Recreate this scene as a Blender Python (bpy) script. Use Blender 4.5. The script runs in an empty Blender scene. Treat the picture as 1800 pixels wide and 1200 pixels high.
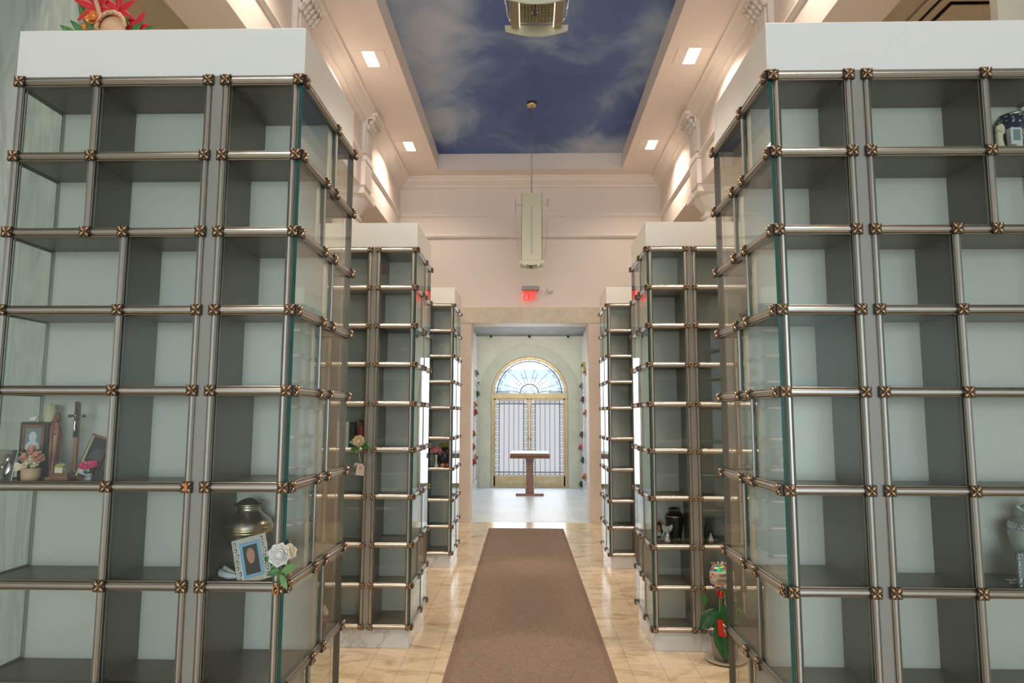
import bpy, bmesh, math, random
from mathutils import Vector, Matrix, Quaternion
random.seed(7)
S = bpy.context.scene
COL = S.collection
PI = math.pi

# ------------------------------------------------------------------ camera
def make_camera():
    p, y, r = math.radians(6.2098), math.radians(1.40646), math.radians(0.16813)
    cy, sy, cp, sp = math.cos(y), math.sin(y), math.cos(p), math.sin(p)
    fw = Vector((-sy*cp, cy*cp, sp)); rt = Vector((cy, sy, 0)); up = rt.cross(fw)
    cr, sr = math.cos(r), math.sin(r)
    rt, up = cr*rt + sr*up, -sr*rt + cr*up
    cam = bpy.data.cameras.new('camera'); cam.sensor_width = 36; cam.lens = 1198.28/1800*36
    cam.clip_start = 0.02; cam.clip_end = 200
    o = bpy.data.objects.new('camera', cam); COL.objects.link(o)
    m = Matrix.Identity(4)
    for i in range(3):
        m[i][0] = rt[i]; m[i][1] = up[i]; m[i][2] = -fw[i]
    m.translation = (-0.018, 0, 1.597)
    o.matrix_world = m
    S.camera = o
make_camera()
S.view_settings.view_transform = 'Standard'; S.view_settings.look = 'None'
S.view_settings.gamma = 1; S.view_settings.use_curve_mapping = False
S.view_settings.exposure = 0.14
try:
    S.cycles.use_denoising = True
    S.cycles.max_bounces = 10; S.cycles.diffuse_bounces = 5; S.cycles.glossy_bounces = 4
    S.cycles.transparent_max_bounces = 40; S.cycles.transmission_bounces = 8
    S.cycles.caustics_reflective = False; S.cycles.caustics_refractive = False
    S.cycles.sample_clamp_indirect = 6
except Exception:
    pass

# ------------------------------------------------------------------ world and lights
w = bpy.data.worlds.new('sky'); S.world = w; w.use_nodes = True
w.node_tree.nodes['Background'].inputs[0].default_value = (0.86, 0.93, 1.0, 1)
w.node_tree.nodes['Background'].inputs[1].default_value = 2.2
LX, LZ = 1.68, 5.33
LIGHT_Y = [9.12, 6.78, 4.44, 2.10]
def area(name, loc, rot, sx, sy_, power, col, spread=PI):
    l = bpy.data.lights.new(name, 'AREA'); l.shape = 'RECTANGLE'; l.size = sx; l.size_y = sy_
    l.energy = power; l.color = col; l.spread = spread
    o = bpy.data.objects.new(name, l); COL.objects.link(o); o.location = loc; o.rotation_euler = rot
    return o
WARM = (1.0, 0.80, 0.64)
for yy in LIGHT_Y:
    for s in (-1, 1):
        area('recessed_lamp_light', (s*LX, yy, LZ-0.012), (0, 0, 0), 0.12, 0.30, 18, WARM, math.radians(138))
# daylight entering through the two glazed entrance doors (one behind the camera, one at the far end)
area('daylight_entrance', (-.2, -8.7, 1.95), (PI/2, 0, 0), 3.9, 3.5, 370, (0.80, 0.92, 1.0))
area('aisle_fill_light', (-3.2, -8.7, 2.2), (PI/2, 0, 0), 2.0, 3.2, 10, (0.82, 0.93, 1.0))  # added weak fill behind the camera, no known aisle window
area('aisle_fill_light', (3.2, -8.7, 2.2), (PI/2, 0, 0), 2.0, 3.2, 125, (0.62, 0.85, 1.0))  # added bluish fill to brighten and cool the right cabinets
# the pendants' own lamps, shining down
area('pendant_lamp_light', (.02, 3.02, 3.44), (0, 0, 0), .16, .16, 13, (1.0, .92, .80), math.radians(120))
area('pendant_lamp_light', (.02, 8.36, 3.44), (0, 0, 0), .16, .16, 10, (1.0, .92, .80), math.radians(120))
area('daylight_far_door', (0.0, 15.40, 1.5), (-PI/2, 0, 0), 1.6, 2.8, 30, (0.84, 0.92, 1.0))
# added warm fill light hidden behind the portal lintel, brightening the vestibule
area('vestibule_fill_light', (0, 11.15, 3.32), (math.radians(62), 0, 0), 1.6, .15, 46, (1.0, .93, .78))
# lamps of the side aisles, set in the aisle ceilings
for s in (-1, 1):
    for yy in (3.9, 6.4):
        area('aisle_lamp_light', (s*2.95, yy, 4.5), (0, 0, 0), 0.3, 0.3, 34, (1.0, 0.82, 0.62))

# ------------------------------------------------------------------ materials
def mat(name, color, rough=0.5, metal=0.0, **kw):
    m = bpy.data.materials.new(name); m.use_nodes = True
    b = m.node_tree.nodes['Principled BSDF']
    b.inputs['Base Color'].default_value = (*color, 1); b.inputs['Roughness'].default_value = rough
    b.inputs['Metallic'].default_value = metal
    for k, v in kw.items():
        b.inputs[k.replace('_', ' ')].default_value = v
    m.diffuse_color = (*color, 1)
    return m
def nd(m, t, **kw):
    n = m.node_tree.nodes.new(t)
    for k, v in kw.items(): setattr(n, k, v)
    return n
def ln(m, a, ao, b, bi): m.node_tree.links.new(a.outputs[ao], b.inputs[bi])
def coords(m, scale=(1, 1, 1), rot=(0, 0, 0), kind='Object'):
    tc = nd(m, 'ShaderNodeTexCoord'); mp = nd(m, 'ShaderNodeMapping')
    mp.inputs['Scale'].default_value = scale; mp.inputs['Rotation'].default_value = rot
    ln(m, tc, kind, mp, 'Vector'); return mp
def ramp(m, stops):
    r = nd(m, 'ShaderNodeValToRGB'); cr = r.color_ramp
    while len(cr.elements) < len(stops): cr.elements.new(0.5)
    for e, (p, c) in zip(cr.elements, stops): e.position = p; e.color = (*c, 1)
    return r
def bsdf(m): return m.node_tree.nodes['Principled BSDF']
def bump(m, src, out, strength, dist=0.01):
    b = nd(m, 'ShaderNodeBump'); b.inputs['Strength'].default_value = strength; b.inputs['Distance'].default_value = dist
    ln(m, src, out, b, 'Height'); ln(m, b, 'Normal', bsdf(m), 'Normal')
def noisy(name, c1, c2, scale, rough, metal=0, stretch=(1, 1, 1), lo=0.35, hi=0.65, detail=5, dist=0.0, bmp=0.0):
    m = mat(name, c1, rough, metal)
    mp = coords(m, stretch); n = nd(m, 'ShaderNodeTexNoise'); n.inputs['Scale'].default_value = scale
    n.inputs['Detail'].default_value = detail; n.inputs['Distortion'].default_value = dist
    ln(m, mp, 'Vector', n, 'Vector'); r = ramp(m, [(lo, c1), (hi, c2)])
    ln(m, n, 'Fac', r, 'Fac'); ln(m, r, 'Color', bsdf(m), 'Base Color')
    if bmp: bump(m, n, 'Fac', bmp)
    return m
def marble(name, base, tone, vein, scale=2.0, rough=0.2, stretch=(1, 1, 1), veinw=0.06, warp=1.5, vs=0.55):
    m = mat(name, base, rough)
    mp = coords(m, stretch)
    n = nd(m, 'ShaderNodeTexNoise'); n.inputs['Scale'].default_value = scale*0.8; n.inputs['Detail'].default_value = 6
    ln(m, mp, 'Vector', n, 'Vector'); r = ramp(m, [(0.35, base), (0.7, tone)]); ln(m, n, 'Fac', r, 'Fac')
    v = nd(m, 'ShaderNodeTexNoise'); v.inputs['Scale'].default_value = scale; v.inputs['Detail'].default_value = 4
    v.inputs['Distortion'].default_value = warp; ln(m, mp, 'Vector', v, 'Vector')
    sb = nd(m, 'ShaderNodeMath', operation='SUBTRACT'); sb.inputs[1].default_value = 0.5; ln(m, v, 'Fac', sb, 0)
    ab = nd(m, 'ShaderNodeMath', operation='ABSOLUTE'); ln(m, sb, 0, ab, 0)
    vr = ramp(m, [(0.0, (1, 1, 1)), (veinw, (0, 0, 0))]); ln(m, ab, 0, vr, 'Fac')
    mf = nd(m, 'ShaderNodeMath', operation='MULTIPLY'); mf.inputs[1].default_value = vs; ln(m, vr, 'Color', mf, 0)
    mx = nd(m, 'ShaderNodeMix', data_type='RGBA'); ln(m, mf, 0, mx, 0); ln(m, r, 'Color', mx, 6)
    mx.inputs[7].default_value = (*vein, 1); ln(m, mx, 2, bsdf(m), 'Base Color')
    return m
def emis(name, color, strength):
    m = mat(name, color, 0.4); b = bsdf(m)
    b.inputs['Emission Color'].default_value = (*color, 1); b.inputs['Emission Strength'].default_value = strength
    return m
def tilemat(name, c1, c2, mortar, tw, th, rough, cloud, msize=0.004):
    m = mat(name, c1, rough)
    mp = coords(m, rot=(0, 0, PI/2))
    br = nd(m, 'ShaderNodeTexBrick'); br.offset = 0.5
    br.inputs['Scale'].default_value = 1; br.inputs['Brick Width'].default_value = tw; br.inputs['Row Height'].default_value = th
    br.inputs['Mortar Size'].default_value = msize; br.inputs['Mortar Smooth'].default_value = 0.1
    br.inputs['Color1'].default_value = (*c1, 1); br.inputs['Color2'].default_value = (*c2, 1); br.inputs['Mortar'].default_value = (*mortar, 1)
    ln(m, mp, 'Vector', br, 'Vector')
    n = nd(m, 'ShaderNodeTexNoise'); n.inputs['Scale'].default_value = 3.2; n.inputs['Detail'].default_value = 9
    n.inputs['Roughness'].default_value = 0.68; n.inputs['Distortion'].default_value = 0.7
    mp2 = coords(m, (1, 1.8, 1)); ln(m, mp2, 'Vector', n, 'Vector')
    r = ramp(m, cloud); ln(m, n, 'Fac', r, 'Fac')
    mx = nd(m, 'ShaderNodeMix', data_type='RGBA', blend_type='MULTIPLY'); mx.inputs[0].default_value = 1
    ln(m, br, 'Color', mx, 6); ln(m, r, 'Color', mx, 7); ln(m, mx, 2, bsdf(m), 'Base Color')
    rr = nd(m, 'ShaderNodeMapRange'); rr.inputs[3].default_value = rough*0.7; rr.inputs[4].default_value = rough*1.5
    ln(m, n, 'Fac', rr, 0); ln(m, rr, 0, bsdf(m), 'Roughness')
    return m
def glass(name, tint, ior=1.4):
    m = bpy.data.materials.new(name); m.use_nodes = True; nt = m.node_tree; nt.nodes.clear()
    o = nd(m, 'ShaderNodeOutputMaterial'); t = nd(m, 'ShaderNodeBsdfTransparent'); g = nd(m, 'ShaderNodeBsdfGlossy')
    t.inputs[0].default_value = (*tint, 1); g.inputs['Roughness'].default_value = 0.0
    g.inputs['Color'].default_value = (0.96, 1, 0.98, 1)
    f = nd(m, 'ShaderNodeFresnel')
    # the pane is not refracted, so the inner face must not reflect totally: same index on both faces
    ge = nd(m, 'ShaderNodeNewGeometry'); io = nd(m, 'ShaderNodeMapRange'); io.inputs[3].default_value = ior; io.inputs[4].default_value = 1/ior
    ln(m, ge, 'Backfacing', io, 0); ln(m, io, 0, f, 'IOR')
    x = nd(m, 'ShaderNodeMixShader'); ln(m, f, 0, x, 0); ln(m, t, 0, x, 1); ln(m, g, 0, x, 2); ln(m, x, 0, o, 0)
    return m

M = {}
M['glass'] = glass('clear_pane_glass', (0.972, 0.988, 0.974))
M['edge'] = mat('green_glass_edge', (0.012, 0.10, 0.085), 0.10)
M['pale_edge'] = mat('pale_polished_glass_edge', (0.30, 0.36, 0.33), 0.15)
M['clear'] = glass('small_clear_glass', (0.97, 0.98, 0.97))
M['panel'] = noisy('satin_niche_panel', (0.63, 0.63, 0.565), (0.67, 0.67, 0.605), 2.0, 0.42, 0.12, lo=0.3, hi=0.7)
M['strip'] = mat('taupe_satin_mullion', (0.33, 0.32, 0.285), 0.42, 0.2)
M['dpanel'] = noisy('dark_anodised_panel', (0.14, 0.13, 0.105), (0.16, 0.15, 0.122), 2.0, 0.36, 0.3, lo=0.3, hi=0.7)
M['rail'] = mat('brushed_nickel', (0.56, 0.54, 0.505), 0.32, 1.0)
M['raildark'] = mat('shadow_gap_bronze', (0.20, 0.185, 0.155), 0.38, 0.9)  # darker metal on groove and side faces, painting in the rails' shade
M['bronze'] = mat('dark_bronze', (0.075, 0.055, 0.04), 0.4, 0.9)
M['petal'] = mat('golden_bronze', (0.38, 0.27, 0.17), 0.33, 0.95)
M['fascia'] = mat('white_lacquer', (0.84, 0.84, 0.81), 0.35)
M['plaster'] = noisy('cream_pink_plaster', (0.80, 0.73, 0.68), (0.82, 0.75, 0.70), 1.2, 0.6)
M['trimp'] = mat('cream_moulding_paint', (0.85, 0.79, 0.74), 0.5)
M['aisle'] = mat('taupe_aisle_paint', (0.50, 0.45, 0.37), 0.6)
M['white_marble'] = marble('white_veined_marble', (0.74, 0.76, 0.77), (0.62, 0.65, 0.68), (0.36, 0.39, 0.43), 2.2, 0.18, veinw=0.035)
M['pink_marble'] = marble('pinkish_marble', (0.76, 0.67, 0.60), (0.68, 0.59, 0.52), (0.50, 0.41, 0.35), 3.0, 0.5, veinw=0.03, vs=0.22)
M['lintel'] = marble('cream_veined_lintel_marble', (0.72, 0.66, 0.54), (0.62, 0.56, 0.45), (0.36, 0.32, 0.25), 5.0, 0.5, veinw=0.05, vs=0.22)
M['dark_marble'] = marble('grey_ceiling_marble', (0.30, 0.30, 0.28), (0.22, 0.22, 0.20), (0.42, 0.42, 0.38), 3.0, 0.65, vs=0.22)
M['green_marble'] = marble('pale_green_streaked_marble', (0.37, 0.42, 0.36), (0.52, 0.55, 0.49), (0.26, 0.31, 0.27), 5.0, 0.22, stretch=(2.2, 2.2, 0.22), veinw=0.09)
M['grey_marble'] = marble('warm_grey_marble', (0.50, 0.48, 0.40), (0.42, 0.40, 0.34), (0.33, 0.30, 0.25), 3.0, 0.25, vs=0.22)
M['vest'] = marble('green_cream_stone', (0.80, 0.79, 0.66), (0.73, 0.73, 0.60), (0.56, 0.57, 0.46), 1.6, 0.4, veinw=0.03, vs=0.22)
M['vest2'] = marble('green_cream_arch_stone', (0.64, 0.64, 0.52), (0.56, 0.57, 0.45), (0.40, 0.42, 0.33), 2.6, 0.35, veinw=0.05, vs=0.22)
M['floor'] = tilemat('tan_marble_tiles', (0.74, 0.63, 0.46), (0.82, 0.71, 0.54), (0.62, 0.52, 0.41), 0.42, 0.21, 0.15,
                     [(0.30, (0.50, 0.42, 0.34)), (0.43, (0.80, 0.73, 0.64)), (0.54, (1.0, 0.96, 0.90)), (0.70, (0.86, 0.80, 0.74))])
M['vfloor'] = tilemat('white_marble_tiles', (0.62, 0.66, 0.70), (0.70, 0.73, 0.76), (0.45, 0.48, 0.50), 0.61, 0.61, 0.34,
                      [(0.3, (0.8, 0.82, 0.86)), (0.6, (1, 1, 1))])
M['gold'] = noisy('brushed_gold_bronze', (0.50, 0.39, 0.22), (0.58, 0.46, 0.28), 9, 0.42, 0.6)
M['iron'] = mat('dark_wrought_iron', (0.10, 0.11, 0.13), 0.45, 0.6)
M['frost'] = emis('frosted_daylit_glass', (0.86, 0.87, 0.93), 0.52); bsdf(M['frost']).inputs['Base Color'].default_value = (.25, .25, .27, 1)
M['wood'] = noisy('reddish_brown_wood', (0.20, 0.09, 0.055), (0.29, 0.14, 0.085), 5, 0.32, stretch=(6, 6, 0.6))
M['lens'] = emis('warm_lit_lens', (1.0, 0.80, 0.60), 14)
M['strip_glow'] = emis('glowing_lamp_strip', (1.0, 0.9, 0.75), 1.2)
M['sat_cream'] = mat('satin_cream_metal', (0.62, 0.60, 0.44), 0.38, 0.30)
M['sat_brown'] = mat('satin_bronze_metal', (0.40, 0.33, 0.24), 0.38, 0.6)
M['slit'] = mat('grey_slot', (0.42, 0.44, 0.46), 0.5)
M['white'] = mat('white_plastic', (0.72, 0.70, 0.66), 0.45)
M['grey'] = mat('grey_metal', (0.38, 0.36, 0.35), 0.4, 0.5)
M['black'] = mat('black_gloss', (0.012, 0.012, 0.016), 0.12)
M['dark'] = mat('dark_matte', (0.035, 0.03, 0.028), 0.6)
M['red_glow'] = emis('red_lit_letters', (1.0, 0.02, 0.015), 1.6)
M['green'] = noisy('leaf_green', (0.035, 0.14, 0.035), (0.08, 0.24, 0.06), 30, 0.4)
M['lgreen'] = noisy('light_leaf_green', (0.14, 0.32, 0.09), (0.24, 0.42, 0.16), 30, 0.5)
M['dgreen'] = noisy('dark_leaf_green', (0.015, 0.075, 0.02), (0.03, 0.13, 0.035), 20, 0.3)
M['stem'] = mat('brown_green_stem', (0.16, 0.17, 0.07), 0.6)
M['red'] = mat('red_petal', (0.62, 0.02, 0.03), 0.5)
M['whitep'] = mat('white_petal', (0.85, 0.83, 0.78), 0.55)
M['cream'] = mat('cream_petal', (0.80, 0.68, 0.48), 0.55)
M['pink'] = mat('hot_pink_petal', (0.80, 0.05, 0.20), 0.5)
M['spink'] = mat('salmon_petal', (0.75, 0.32, 0.24), 0.5)
M['lpink'] = mat('light_pink_petal', (0.80, 0.30, 0.36), 0.5)
M['orange'] = mat('orange_petal', (0.75, 0.25, 0.05), 0.5)
M['yellow'] = mat('yellow_petal', (0.75, 0.62, 0.08), 0.5)
M['burg'] = mat('burgundy_paper', (0.22, 0.04, 0.10), 0.5)
M['peach'] = mat('peach_paper', (0.66, 0.42, 0.25), 0.6)
M['pewter'] = mat('brushed_pewter', (0.40, 0.38, 0.32), 0.28, 0.95)
M['brass'] = mat('polished_brass', (0.68, 0.52, 0.26), 0.22, 1.0)
M['silver'] = mat('polished_silver', (0.50, 0.50, 0.48), 0.22, 1.0)
M['crystal'] = noisy('sparkling_crystal', (0.35, 0.38, 0.40), (0.85, 0.88, 0.92), 160, 0.12, 0.8, bmp=0.8)
M['blackurn'] = mat('black_pewter_urn', (0.03, 0.028, 0.026), 0.22, 0.6)
M['blueblack'] = mat('blue_black_urn', (0.02, 0.025, 0.04), 0.25, 0.3)
M['celadon'] = mat('pale_celadon_glaze', (0.52, 0.60, 0.53), 0.25)
M['photo_blue'] = mat('blue_photo_mount', (0.22, 0.46, 0.66), 0.4)
M['skin'] = mat('photo_skin_tone', (0.52, 0.24, 0.18), 0.5)
M['hairgrey'] = mat('photo_grey_hair', (0.35, 0.28, 0.22), 0.6)
M['photo_grey'] = mat('photo_grey', (0.20, 0.26, 0.26), 0.4)
M['photo_white'] = mat('photo_pale', (0.62, 0.65, 0.68), 0.4)
M['carved'] = noisy('carved_brown_wood', (0.17, 0.06, 0.035), (0.30, 0.12, 0.06), 18, 0.3)
M['lwood'] = noisy('light_brown_wood', (0.28, 0.14, 0.06), (0.38, 0.20, 0.09), 6, 0.4, stretch=(5, 5, 1))
M['wax'] = mat('ivory_wax', (0.72, 0.68, 0.42), 0.4)
M['ivory'] = mat('ivory_resin', (0.70, 0.62, 0.42), 0.5)
M['paper'] = mat('off_white_paper', (0.62, 0.54, 0.46), 0.7)
M['pot'] = mat('grey_pot', (0.30, 0.28, 0.27), 0.5)
M['saucer'] = mat('pale_saucer', (0.60, 0.56, 0.46), 0.4)
M['apple'] = noisy('red_yellow_apple', (0.55, 0.05, 0.03), (0.75, 0.50, 0.10), 14, 0.3)
M['redapple'] = noisy('dark_red_apple', (0.36, 0.02, 0.02), (0.50, 0.08, 0.05), 14, 0.3)
M['text'] = mat('black_print', (0.02, 0.02, 0.02), 0.5)
M['house'] = mat('pale_blue_siding', (0.62, 0.66, 0.72), 0.8)
M['roofing'] = mat('blue_grey_roofing', (0.40, 0.46, 0.53), 0.9)

def special_mats():
    # painted sky mural: blue with pale clouds
    m = mat('painted_sky_mural', (0.1, 0.15, 0.3), 0.7)
    mp = coords(m, (1.0, 0.75, 1)); n = nd(m, 'ShaderNodeTexNoise'); n.inputs['Scale'].default_value = 1.15
    n.inputs['Detail'].default_value = 8; n.inputs['Roughness'].default_value = 0.55; n.inputs['Distortion'].default_value = 0.6
    mp.inputs['Location'].default_value = (3.1, 0.4, 0)
    ln(m, mp, 'Vector', n, 'Vector')
    # clouds gather towards the left side of the mural and the far right corner
    tc = nd(m, 'ShaderNodeTexCoord')
    def blob(cx, cy, rx, ry, amt):
        a = nd(m, 'ShaderNodeMapping'); a.inputs['Location'].default_value = (-cx/rx, -cy/ry, 0); a.inputs['Scale'].default_value = (1/rx, 1/ry, 0)
        ln(m, tc, 'Object', a, 'Vector')
        l = nd(m, 'ShaderNodeVectorMath', operation='LENGTH'); ln(m, a, 'Vector', l, 0)
        r = nd(m, 'ShaderNodeMapRange', interpolation_type='SMOOTHSTEP'); r.inputs[1].default_value = 0; r.inputs[2].default_value = 1
        r.inputs[3].default_value = amt; r.inputs[4].default_value = 0; ln(m, l, 'Value', r, 0); return r
    s1 = blob(-1.05, 7.1, 0.85, 2.9, 0.40); s2 = blob(1.05, 9.9, 0.9, 0.9, 0.46); s3 = blob(1.35, 7.0, 0.5, 1.3, 0.32); s4 = blob(-1.3, 9.0, 0.5, 0.9, 0.18)
    acc = n; ai = 'Fac'
    for b in (s1, s2, s3, s4):
        ad = nd(m, 'ShaderNodeMath', operation='ADD'); ln(m, acc, ai, ad, 0); ln(m, b, 0, ad, 1); acc = ad; ai = 0
    r = ramp(m, [(0.40, (0.065, 0.12, 0.34)), (0.55, (0.095, 0.16, 0.38)), (0.68, (0.22, 0.32, 0.52)), (0.88, (0.42, 0.50, 0.64))])
    ln(m, acc, ai, r, 'Fac'); ln(m, r, 'Color', bsdf(m), 'Base Color'); M['mural'] = m
    # runner carpet: diagonal basket weave of alternating ribs
    m = mat('brown_basketweave_carpet', (0.2, 0.13, 0.09), 0.95)
    mp = coords(m, (1, 1, 1), (0, 0, PI/4))
    sx = nd(m, 'ShaderNodeSeparateXYZ'); ln(m, mp, 'Vector', sx, 0)
    ck = nd(m, 'ShaderNodeTexChecker'); ck.inputs['Scale'].default_value = 1/0.085; ln(m, mp, 'Vector', ck, 'Vector')
    def ribs(sock):
        a = nd(m, 'ShaderNodeMath', operation='MULTIPLY'); a.inputs[1].default_value = 2*PI/0.0135; ln(m, sx, sock, a, 0)
        b = nd(m, 'ShaderNodeMath', operation='SINE'); ln(m, a, 0, b, 0); return b
    a, b = ribs('X'), ribs('Y')
    mx = nd(m, 'ShaderNodeMix', data_type='FLOAT'); ln(m, ck, 'Fac', mx, 0); ln(m, a, 0, mx, 2); ln(m, b, 0, mx, 3)
    no = nd(m, 'ShaderNodeTexNoise'); no.inputs['Scale'].default_value = 180; ln(m, mp, 'Vector', no, 'Vector')
    ad = nd(m, 'ShaderNodeMath', operation='MULTIPLY_ADD'); ad.inputs[1].default_value = 0.28; ln(m, mx, 0, ad, 0); ln(m, no, 'Fac', ad, 2)
    r = ramp(m, [(0.2, (0.11, 0.074, 0.05)), (0.6, (0.29, 0.205, 0.145)), (0.85, (0.46, 0.345, 0.26))])
    ln(m, ad, 0, r, 'Fac'); ln(m, r, 'Color', bsdf(m), 'Base Color'); bump(m, mx, 0, 0.35, 0.003); M['carpet'] = m
    M['carpet_edge'] = noisy('brown_carpet_border', (0.19, 0.13, 0.09), (0.26, 0.18, 0.13), 200, 0.95)
    # dark blue floral ceramic
    m = mat('blue_floral_cloisonne', (0.02, 0.03, 0.08), 0.2)
    mp = coords(m); v = nd(m, 'ShaderNodeTexVoronoi'); v.inputs['Scale'].default_value = 75; ln(m, mp, 'Vector', v, 'Vector')
    r = ramp(m, [(0.0, (0.75, 0.78, 0.70)), (0.28, (0.45, 0.55, 0.5)), (0.36, (0.015, 0.025, 0.07)), (1, (0.01, 0.015, 0.05))])
    ln(m, v, 'Distance', r, 'Fac'); ln(m, r, 'Color', bsdf(m), 'Base Color'); M['floral'] = m
    # foil confetti
    m = mat('confetti_foil', (0.8, 0.8, 0.8), 0.2, 0.3)
    mp = coords(m); v = nd(m, 'ShaderNodeTexVoronoi'); v.inputs['Scale'].default_value = 75; ln(m, mp, 'Vector', v, 'Vector')
    hs = nd(m, 'ShaderNodeHueSaturation'); hs.inputs['Saturation'].default_value = 1.1; ln(m, v, 'Color', hs, 'Color')
    ln(m, hs, 'Color', bsdf(m), 'Base Color'); M['foil'] = m
special_mats()

# ------------------------------------------------------------------ mesh helpers
class MB:
    def __init__(self): self.v = []; self.f = []; self.mi = []; self.sm = []
    def add(self, vs, fs, mi=0, smooth=False):
        n = len(self.v); self.v += [tuple(p) for p in vs]
        for f in fs: self.f.append([i+n for i in f]); self.mi.append(mi); self.sm.append(smooth)
        return self
    def box(self, x0, x1, y0, y1, z0, z1, mi=0):
        x0, x1 = sorted((x0, x1)); y0, y1 = sorted((y0, y1)); z0, z1 = sorted((z0, z1))
        vs = [(x, y, z) for z in (z0, z1) for y in (y0, y1) for x in (x0, x1)]
        return self.add(vs, [(0, 2, 3, 1), (4, 5, 7, 6), (0, 1, 5, 4), (2, 6, 7, 3), (0, 4, 6, 2), (1, 3, 7, 5)], mi)
    def extr(self, prof, p0, p1, a, b, mi=0, smooth=False, mis=None):
        """extrude closed 2-D profile [(s,t)] along p0->p1, s along a, t along b"""
        p0, p1, a, b = Vector(p0), Vector(p1), Vector(a), Vector(b); n = len(prof)
        vs = [p0 + a*s + b*t for s, t in prof] + [p1 + a*s + b*t for s, t in prof]
        fs = [(i, (i+1) % n, n+(i+1) % n, n+i) for i in range(n)]
        self.add(vs, fs, mi, smooth); m = len(self.v)-2*n
        if mis: self.mi[-n:] = mis
        self.f.append([m+i for i in range(n)]); self.mi.append(mi); self.sm.append(False)
        self.f.append([m+n+i for i in range(n)]); self.mi.append(mi); self.sm.append(False)
        return self
    def lathe(self, prof, c=(0, 0, 0), seg=32, mi=0, sx=1, sy=1, flute=0, nf=0):
        vs = []; fs = []
        for r, z in prof:
            for k in range(seg):
                a = 2*PI*k/seg; rr = r*(1+flute*math.cos(nf*a)) if flute else r
                vs.append((c[0]+rr*math.cos(a)*sx, c[1]+rr*math.sin(a)*sy, c[2]+z))
        for i in range(len(prof)-1):
            for k in range(seg):
                k2 = (k+1) % seg; fs.append((i*seg+k, i*seg+k2, (i+1)*seg+k2, (i+1)*seg+k))
        self.add(vs, fs, mi, True); b = len(self.v)-len(vs)
        for i in (0, len(prof)-1):
            if prof[i][0] > 1e-5:
                self.f.append([b+i*seg+k for k in range(seg)]); self.mi.append(mi); self.sm.append(False)
        return self
    def tube(self, pts, r, seg=8, mi=0, closed=False):
        pts = [Vector(p) for p in pts]; n = len(pts); vs = []; fs = []
        rs = r if isinstance(r, (list, tuple)) else [r]*n
        prev = None
        for i, p in enumerate(pts):
            if closed: t = pts[(i+1) % n]-pts[i-1]
            else: t = pts[min(i+1, n-1)]-pts[max(i-1, 0)]
            t.normalize()
            if prev is None:
                u = t.orthogonal().normalized()
            else:
                u = (prev - t*prev.dot(t)).normalized()
            prev = u; w_ = t.cross(u)
            for k in range(seg):
                a = 2*PI*k/seg; vs.append(p+(u*math.cos(a)+w_*math.sin(a))*rs[i])
        for i in range(n if closed else n-1):
            j = (i+1) % n
            for k in range(seg):
                k2 = (k+1) % seg; fs.append((i*seg+k, i*seg+k2, j*seg+k2, j*seg+k))
        self.add(vs, fs, mi, True); b = len(self.v)-len(vs)
        if not closed:
            for i in (0, n-1): self.f.append([b+i*seg+k for k in range(seg)]); self.mi.append(mi); self.sm.append(False)
        return self
    def ell(self, c, r, rot=None, seg=12, rings=8, mi=0):
        c = Vector(c); vs = []; fs = []
        q = rot if rot is not None else Quaternion()
        for i in range(rings+1):
            ph = PI*i/rings
            for k in range(seg):
                a = 2*PI*k/seg
                vs.append(c + q @ Vector((r[0]*math.sin(ph)*math.cos(a), r[1]*math.sin(ph)*math.sin(a), r[2]*math.cos(ph))))
        for i in range(rings):
            for k in range(seg):
                k2 = (k+1) % seg
                fs.append((i*seg+k, i*seg+k2, (i+1)*seg+k2, (i+1)*seg+k))
        return self.add(vs, fs, mi, True)
    def prism(self, poly, axis, t0, t1, mi=0):
        """poly in the two other axes; axis 'x','y','z'"""
        def P(a, b, t):
            return {'x': (t, a, b), 'y': (a, t, b), 'z': (a, b, t)}[axis]
        n = len(poly); vs = [P(a, b, t0) for a, b in poly]+[P(a, b, t1) for a, b in poly]
        fs = [(i, (i+1) % n, n+(i+1) % n, n+i) for i in range(n)]+[tuple(range(n)), tuple(range(n, 2*n))]
        return self.add(vs, fs, mi)
    def petal(self, o, d, up, L, W, cup=0.25, curl=0.0, mi=0, n=5, tip=0.0):
        """a cupped petal or leaf with a real (thin) thickness"""
        o, d, up = Vector(o), Vector(d).normalized(), Vector(up); s = d.cross(up)
        if s.length < 1e-4: s = d.orthogonal()
        s.normalize(); nrm = s.cross(d).normalized(); th = max(L, W)*0.02
        top = []; m_ = 5
        for i in range(n+1):
            t = i/n; wdt = W*0.5*(math.sin(PI*min(1, t*(1-tip*0.0)*0.94+0.05))**(0.7 if tip == 0 else 1.0))*(1 if tip == 0 else (1-t*tip*0.5))
            for j in range(m_):
                x = (j/(m_-1)*2-1)
                top.append(o + d*(L*t) + s*(wdt*x) + nrm*(cup*W*x*x*0.5 + curl*L*t*t))
        k = len(top); vs = top+[p-nrm*th for p in top]; fs = []
        for i in range(n):
            for j in range(m_-1):
                a = i*m_+j; fs.append((a, a+1, a+m_+1, a+m_)); fs.append((k+a, k+a+m_, k+a+m_+1, k+a+1))
        for i in range(n):
            for j in (0, m_-1):
                a = i*m_+j; fs.append((a, a+m_, k+a+m_, k+a))
        for i in (0, n):
            for j in range(m_-1):
                a = i*m_+j; fs.append((a, a+1, k+a+1, k+a))
        return self.add(vs, fs, mi, True)
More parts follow.
